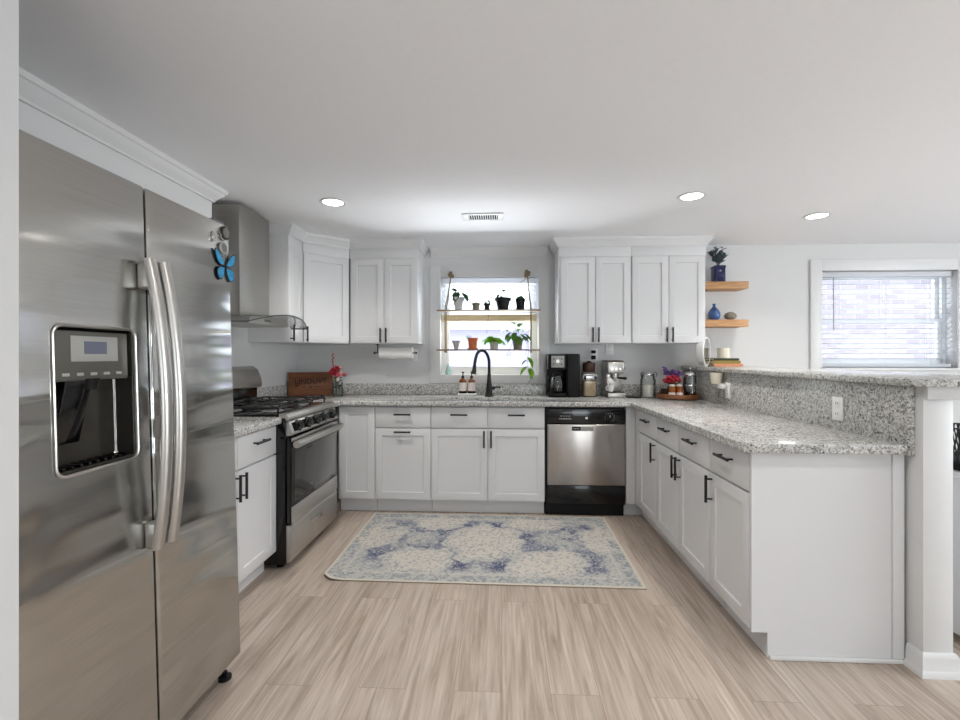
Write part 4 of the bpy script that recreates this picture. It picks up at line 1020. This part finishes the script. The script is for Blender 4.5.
s_.build('stems', 'twig', cv); lf.build('leaves', 'leaf_blue', cv)
bb = thing('blue_bottle_vase', 'round bottomed blue bottle vase on the lower shelf', 'vase', (1.868, 4.15, 1.5925)); o = bb.location
MB(o).lathe([(0, 0), (.030, 0), (.044, .012), (.052, .040), (.049, .066), (.034, .092), (.016, .112), (.011, .122), (.011, .134), (.017, .142), (.012, .142), (.007, .13), (0, .12)], o).build('bottle', 'blueglass', bb)
st = MB((2.008, 4.15, 1.5925)).ball((2.008, 4.15, 1.5925 + .036), .045, (1.18, .9, .81), jit=.04)
tag(st.build('decor_stone', 'stone', loc=(2.008, 4.15, 1.5925), smooth=60), 'rounded grey stone beside the blue bottle on the lower shelf', 'stone')

# ------------------------------------------------------------------ hanging plant shelf in the sink window
YS = 4.20
hs = thing('hanging_shelf', 'two-tier wooden plant shelf hung on ropes before the window', 'hanging shelf', (-.125, YS, 1.33)); o = hs.location
Z1, Z2 = 1.688, 1.330
for z in (Z1, Z2): MB(o).box((-.592, YS - .062, z - .007), (.345, YS + .048, z + .007), .002).build('shelf_board', 'board_wood', hs)
for x, xt in ((-.515, -.470), (.262, .232)):
    rp = MB(o)
    for dy in (-.052, .038):
        rp.tube([(xt, YS + .035, 2.03), (xt * .4 + x * .6, YS + dy * .8, 1.80), (x, YS + dy, Z1), (x, YS + dy, Z2 - .012)], .0048, 7, 4)
        rp.ball((x, YS + dy, Z2 - .016), .009, jit=.1)
    rp.build('rope', 'rope', hs)
    kn = MB(o)
    for k in range(7): kn.ball((xt + random.uniform(-.014, .014), YS + .04 + random.uniform(-.01, .005), 2.032 + random.uniform(-.022, .022)), .017, jit=.15)
    kn.tube([(xt, YS + .045, 2.03), (xt, YW - .016, 2.04)], .008, 8)
    kn.build('knot', 'rope', hs)
    if x > 0: MB(o).tube([(xt, YS + .02, 1.99), (xt - .05, YS + .01, 1.955), (xt - .105, YS + .01, 1.925)], .003, 6, 3).tube([(xt, YS + .02, 1.98), (xt + .035, YS + .01, 1.99), (xt + .07, YS + .01, 1.985)], .003, 6, 3).build('rope_tail', 'rope', hs)
def pot_prof(r0, r1, h, rim=.004, w=.004):
    return [(0, 0), (r0, 0), (r0 + (r1 - r0) * .74, h * .74), (r1 + rim, h * .74), (r1 + rim, h), (r1 - w, h), (r1 - w, h * .84), (0, h * .84)]
def plant(x, z, r0, r1, h, pm, label, leaves, name='potted_plant', y=YS - .008, lm='leaf', saucer=False):
    r = thing(name, label, 'plant', (x, y, z + .0075), group='pots on the hanging window shelf')
    z0 = .006 if saucer else 0
    if saucer: MB().lathe([(0, 0), (r0 + .008, 0), (r0 + .014, .010), (r0 + .008, .010), (r0 + .004, .0055), (0, .0055)]).build('saucer', pm, r)
    MB().lathe([(a, b + z0) for a, b in pot_prof(r0, r1, h)]).build('pot', pm, r)
    MB().lathe([(0, h * .845 + z0), (r1 - .005, h * .845 + z0), (r1 * .5, h * .9 + z0), (0, h * .92 + z0)]).build('soil', 'soil', r)
    if leaves:
        s = MB(); l = MB()
        for dx, dy, dz, sz in leaves:
            b = Vector((0, 0, h * .88 + z0)); tip = Vector((dx, dy, h + z0 + dz))
            s.tube([b, (b + tip) / 2 + Vector((0, 0, .012)), tip], .0014, 5, 3)
            d = Vector((dx * 1.1 + .004, -.022, -.045 if dz < .05 else .02))
            l.leaf(tip, d, sz * 1.4, .9, .2)
        s.build('stems', 'stem', r); l.build('leaves', lm, r)
    return r
rnd = lambda a: random.uniform(-a, a)
plant(-.398, Z1, .030, .052, .115, 'pot_white', 'light grey pot with a two-leaved seedling, leftmost on the upper tier', [(-.01, -.02, .045, .06), (.03, -.015, .038, .07), (-.025, -.01, .05, .05)], lm='leaf_dark')
plant(-.237, Z1, .028, .034, .062, 'stone', 'small round brown pot on the upper tier', [(rnd(.02), rnd(.015), .004, .018) for k in range(6)], lm='leaf_dark')
plant(-.137, Z1, .020, .027, .058, 'black_matte', 'tiny black pot with a sprig in the middle of the upper tier', [(.012, -.005, .03, .02), (-.01, 0, .015, .02), (.018, 0, .012, .018), (-.014, -.01, .005, .02)], lm='leaf_dark')
plant(.008, Z1, .046, .070, .108, 'black_matte', 'wide black nursery pot with two seedlings on the upper tier', [(-.03, -.01, .03, .035), (.005, -.01, .055, .028), (-.012, 0, .018, .025)], lm='leaf_dark')
plant(.166, Z1, .036, .040, .094, 'black_matte', 'narrow black pot with a small cactus tuft on the upper tier', [(.02 * math.cos(k), .018 * math.sin(k), .018 + .006 * (k % 3), .026) for k in range(8)], lm='leaf_dark')
plant(-.418, Z2, .018, .034, .078, 'concrete', 'small round pale concrete pot, leftmost on the lower tier', [], name='planter')
plant(-.267, Z2, .036, .044, .098, 'terracotta', 'terracotta pot on a saucer on the lower tier', [(-.04, 0, .02, .022), (-.03, .01, .012, .02)], saucer=True, lm='leaf_light')
plant(-.072, Z2, .034, .040, .066, 'concrete', 'grey pot of rounded bright green leaves on the lower tier', [(.048 * math.cos(k * 1.3), .04 * math.sin(k * 1.3), .02 + .035 * ((k * 3) % 5) / 5, .045) for k in range(14)] + [(-.075, -.01, .022, .04), (.06, -.02, .005, .04)], lm='leaf_light')
pp = plant(.142, Z2, .036, .050, .10, 'stone', 'pothos with a vine trailing below the lower tier', [(.065 * math.cos(k * 1.1), .045 * math.sin(k * 1.1) - .01, .01 + .06 * ((k * 2) % 5) / 5, .05) for k in range(16)] + [(-.03, -.01, .12, .06), (.01, -.01, .10, .055), (-.09, -.02, .06, .06)], lm='leaf')
v = MB(); v.tube([(.04, -.03, .10), (.085, -.068, .06), (.092, -.075, -.02), (.085, -.072, -.12), (.10, -.07, -.2), (.112, -.068, -.275), (.085, -.07, -.305)], .0017, 6, 5)
v.tube([(-.03, -.04, .09), (-.06, -.07, .03), (-.085, -.075, -.03), (-.10, -.07, -.055), (-.075, -.07, -.06), (-.06, -.07, -.025)], .0016, 6, 5)
v.tube([(.10, -.07, -.20), (.125, -.07, -.25), (.14, -.07, -.245)], .0014, 6, 4)
v.tube([(.05, -.03, .10), (.08, -.07, .04), (.07, -.075, -.03), (.055, -.07, -.055)], .0014, 6, 4); v.build('trailing_vine', 'twig', pp)
l = MB()
for p, d, sz in (((.085, -.075, -.075), (.45, -.3, -.75), .09), ((.082, -.072, -.10), (-.8, -.3, -.5), .06), ((.085, -.07, -.16), (-.7, -.3, -.6), .09), ((.10, -.07, -.175), (.3, -.4, -.9), .085)):
    l.leaf(p, d, sz, .78, .25)
l.build('trailing_leaves', 'leaf_light', pp)
hl = MB((-.137, YS - .05, Z1 - .01)).tube([(-.12, YS - .064, 1.70), (-.118, YS - .07, 1.66), (-.13, YS - .068, 1.56), (-.135, YS - .066, 1.48)], .0016, 6, 4).leaf((-.133, YS - .066, 1.50), (-.4, 0, -.5), .02)
tag(hl.build('dry_sprig', 'twig', loc=(-.137, YS - .05, Z1 - .01)), 'thin dry stem dangling below the upper tier', 'sprig')
ao = MB((-.525, YW + .04, 1.1005)).lathe([(0, 0), (.030, 0), (.028, .03), (.012, .085), (.005, .10), (0, .10)], (-.505, YW + .025, 1.1005), 4)
tag(ao.build('glass_ornament', 'aqua', loc=(-.525, YW + .04, 1.1005)), 'small pale aqua glass pyramid on the window ledge', 'ornament')

# ------------------------------------------------------------------ ceiling fittings
def downlight(x, y, label, power=40, cone=126):
    r = thing('recessed_light', label, 'ceiling light', (x, y, CZ), group='recessed ceiling lights')
    MB().lathe([(.062, -.001), (.083, -.001), (.085, -.004), (.080, -.007), (.064, -.0045), (.062, -.001)], (0, 0, 0), 36).build('trim_ring', 'trim', r)
    MB().lathe([(0, -.0015), (.062, -.0015), (.062, -.0035), (0, -.0035)], (0, 0, 0), 36).build('lens', 'lamp', r)
    l = bpy.data.lights.new('downlight_lamp', 'SPOT'); l.energy = power; l.spot_size = math.radians(cone); l.spot_blend = 1; l.shadow_soft_size = .05; l.color = (1, .96, .9)
    lo = bpy.data.objects.new('downlight_lamp', l); COL.objects.link(lo); lo.parent = r; lo.location = (0, 0, -.02)
downlight(-1.10, 2.95, 'recessed ceiling light nearest the range hood', 42, 150)
downlight(1.19, 2.945, 'recessed ceiling light above the peninsula cabinets')
downlight(2.25, 3.40, 'recessed ceiling light over the dining side of the bar')
downlight(.3, 1.15, 'added unseen recessed light above the open floor before the rug', 46, 146)  # added out of view as fill for the kitchen floor and cabinet doors
downlight(3.6, 1.9, 'added unseen recessed light deep in the dining area')  # added out of view to give the fridge steel streaks to reflect
downlight(3.4, -.6, 'added unseen recessed light nearest the side windows')  # another unseen addition for the fridge reflections
vt = thing('ceiling_vent', 'white slotted air vent in the ceiling before the window', 'air vent', (-.135, 3.31, CZ)); o = vt.location
m = MB(o).box((-.285, 3.225, CZ - .008), (.012, 3.255, CZ - .001), .002).box((-.285, 3.365, CZ - .008), (.012, 3.395, CZ - .001), .002).box((-.285, 3.255, CZ - .008), (-.24, 3.365, CZ - .001), .002).box((-.03, 3.255, CZ - .008), (.012, 3.365, CZ - .001), .002)
m.build('frame', 'trim', vt)
MB(o).box((-.24, 3.255, CZ - .002), (-.03, 3.365, CZ - .0008)).build('duct_opening', 'dark_gap', vt)
m = MB(o)
for k in range(13): m.box((-.236 + k * .0162, 3.256, CZ - .0075), (-.231 + k * .0162, 3.364, CZ - .0022))
m.build('louvres', 'trim', vt)

# ------------------------------------------------------------------ rug
def vnoise(u, v, s, seed):
    r = np.random.RandomState(seed); n = 128; g = r.rand(n, n)
    x = u * s; y = v * s; xi = np.floor(x).astype(int); yi = np.floor(y).astype(int); fx = x - xi; fy = y - yi
    fx = fx * fx * (3 - 2 * fx); fy = fy * fy * (3 - 2 * fy)
    G = lambda a, b: g[a % n, b % n]
    return (G(xi, yi) * (1 - fx) + G(xi + 1, yi) * fx) * (1 - fy) + (G(xi, yi + 1) * (1 - fx) + G(xi + 1, yi + 1) * fx) * fy
RWX, RWY = 1.83, 1.11
NXR, NYR = 330, 200
uu, vv_ = np.meshgrid(np.linspace(0, 1, NXR + 1), np.linspace(0, 1, NYR + 1), indexing='ij')
X = uu * RWX; Y = vv_ * RWY
n1 = vnoise(X + 3, Y + 3, 26, 1); n2 = vnoise(X + 3, Y + 3, 84, 2); n3 = vnoise(X + 3, Y + 3, 9, 3); n4 = vnoise(X + 3, Y + 3, 110, 4)
dx = (n3 - .5) * .06 + (n1 - .5) * .035
def ell(cx, cy, rx, ry): return np.sqrt(((uu + dx - cx) / rx) ** 2 + ((vv_ + dx * 1.4 - cy) / ry) ** 2)
meds = [(.50, .53, .145, .27), (.275, .24, .13, .17), (.725, .24, .13, .17), (.31, .84, .12, .13), (.70, .84, .12, .13), (.085, .60, .085, .2), (.925, .58, .075, .2)]
E_ = np.min(np.stack([ell(*m_) for m_ in meds]), axis=0)
cream = np.array(srgb(206, 200, 190)[:3]); greyb = np.array(srgb(136, 142, 150)[:3]); blue = np.array(srgb(108, 116, 138)[:3]); deep = np.array(srgb(70, 78, 112)[:3]); pale = np.array(srgb(186, 185, 180)[:3])
inside = np.clip((1.04 - E_) / .30, 0, 1)
edge_u = np.minimum(uu, 1 - uu) * RWX; edge_v = np.minimum(vv_, 1 - vv_) * RWY; edge = np.minimum(edge_u, edge_v)
field = np.clip((edge - .13) / .05, 0, 1) * np.clip((E_ - .98) / .08, 0, 1) * np.clip((1.55 - E_) / .25, 0, 1)
bl = field * np.clip((n3 * .6 + n1 * .5 + n2 * .35 - .42) / .22, 0, 1)
ring = np.exp(-((E_ - .80) / .045) ** 2) * inside * np.clip((n2 - .42) / .2, 0, 1) * .5
colr = pale[None, None, :] * (1 - inside[..., None]) + cream[None, None, :] * inside[..., None]
def blend(c, t, w): return c * (1 - w[..., None]) + t[None, None, :] * w[..., None]
speck = np.clip((n2 * .6 + n4 * .6 - .66) / .12, 0, 1)
colr = blend(colr, greyb, speck * (.8 - .2 * inside))
colr = blend(colr, greyb, ring)
colr = blend(colr, blue, bl * .85)
colr = blend(colr, deep, bl * np.clip((n3 + n2 * .6 - .85) / .2, 0, 1) * .85)
colr = blend(colr, cream, bl * np.clip((n4 - .62) / .15, 0, 1) * .7)
band = np.exp(-((edge - .105) / .008) ** 2); colr = blend(colr, cream, band * .6)
colr = blend(colr, greyb, np.clip((.10 - edge) / .02, 0, 1) * np.clip((n1 + n2 - .95) / .2, 0, 1) * .6)
colr = blend(colr, np.array(srgb(208, 202, 188)[:3]), np.clip((.02 - edge) / .006, 0, 1))
verts = []; faces = []
ca, sa = math.cos(math.radians(-.6)), math.sin(math.radians(-.6))
def rugxy(x, y):
    x = x - .5 * RWX; y = y - .5 * RWY
    return x * ca - y * sa, x * sa + y * ca
Zr = np.full_like(uu, .007)
curl = np.clip(1 - np.hypot(X, Y) / .16, 0, 1); Zr = Zr + .016 * curl ** 1.5
RC = .09                       # the curled near corner is rounded off
Xs, Ys = X.copy(), Y.copy()
mk_ = (X < RC) & (Y < RC); dd = np.hypot(RC - X, RC - Y); mx_ = np.maximum(RC - X, RC - Y)
sc = np.where(mk_ & (dd > 1e-6), mx_ / np.maximum(dd, 1e-6), 1); Xs = np.where(mk_, RC - (RC - X) * sc, X); Ys = np.where(mk_, RC - (RC - Y) * sc, Y)
for i in range(NXR + 1):
    for j in range(NYR + 1):
        a, b = rugxy(Xs[i, j], Ys[i, j]); verts.append((a, b, Zr[i, j]))
st_ = NYR + 1
for i in range(NXR):
    for j in range(NYR): faces.append((i * st_ + j, (i + 1) * st_ + j, (i + 1) * st_ + j + 1, i * st_ + j + 1))
loop = [i * st_ for i in range(NXR + 1)] + [NXR * st_ + j for j in range(1, NYR + 1)] + [i * st_ + NYR for i in range(NXR - 1, -1, -1)] + [j for j in range(NYR - 1, 0, -1)]
nb = len(verts)
for k in loop: x_, y_, z_ = verts[k]; verts.append((x_, y_, max(0.0008, z_ - .0066)))
for k in range(len(loop)):
    k2 = (k + 1) % len(loop); faces.append((loop[k], nb + k, nb + k2, loop[k2]))
me = bpy.data.meshes.new('area_rug'); me.from_pydata(verts, [], faces); me.update()
ca_ = me.color_attributes.new('pattern', 'FLOAT_COLOR', 'POINT')
flat = np.concatenate([colr.reshape(-1, 3), np.tile(np.array(srgb(120, 92, 70)[:3]), (len(loop), 1))]); rgba = np.concatenate([flat, np.ones((len(flat), 1))], axis=1).astype(np.float32)
ca_.data.foreach_set('color', rgba.ravel()); me.materials.append(M['rug'])
rug = bpy.data.objects.new('area_rug', me); COL.objects.link(rug); rug.location = (-.118, 3.118, 0)
tag(rug, 'cream and faded blue medallion rug on the plank floor', 'rug')

# ------------------------------------------------------------------ the dining side, glimpsed past the knee wall
sb = thing('sideboard', 'white drawer sideboard glimpsed past the knee wall end', 'sideboard', (2.3, 2.3, 0)); o = sb.location
MB(o).box((2.02, 2.10, .04), (2.60, 2.50, .74), .003).build('body', 'cab', sb)
MB(o).box((2.0, 2.08, .74), (2.62, 2.51, .765), .004).build('top', 'trim', sb)
for z in (.06, .285, .51):
    d = MB(o).box((2.03, 2.085, z), (2.59, 2.10, z + .21), .003).build('drawer', 'cab', sb)
    MB(o).tube([(2.045, 2.07, z + .11), (2.12, 2.07, z + .11)], .007, 8).build('pull_handle', 'black', d)
bx = tag(MB((2.2, 2.25, .7655)).box((2.03, 2.11, .7655), (2.45, 2.42, .80), .003).build('serving_tray', 'black_matte', loc=(2.2, 2.25, .7655)), 'flat black tray on the white sideboard', 'tray')

wb = thing('wire_basket', 'black lattice basket standing on the white sideboard', 'basket', (2.14, 2.24, .8005)); o = wb.location
m = MB(o)
for z in (.803, .95): m.tube([(2.045, 2.14, z), (2.235, 2.14, z), (2.235, 2.34, z), (2.045, 2.34, z), (2.045, 2.14, z)], .004, 6)
m.build('rims', 'black', wb)
m = MB(o)
for k in range(9):
    u = k / 8; x = 2.045 + .19 * u; y = 2.14 + .2 * u; d = .03 * (1 if k < 8 else -1)
    for yy in (2.14, 2.34): m.tube([(x, yy, .803), (min(2.235, x + d), yy, .95)], .0028, 5).tube([(x, yy, .95), (min(2.235, x + d), yy, .803)], .0028, 5)
    for xx in (2.045, 2.235): m.tube([(xx, y, .803), (xx, min(2.34, y + d), .95)], .0028, 5).tube([(xx, y, .95), (xx, min(2.34, y + d), .803)], .0028, 5)
m.build('lattice', 'black', wb)
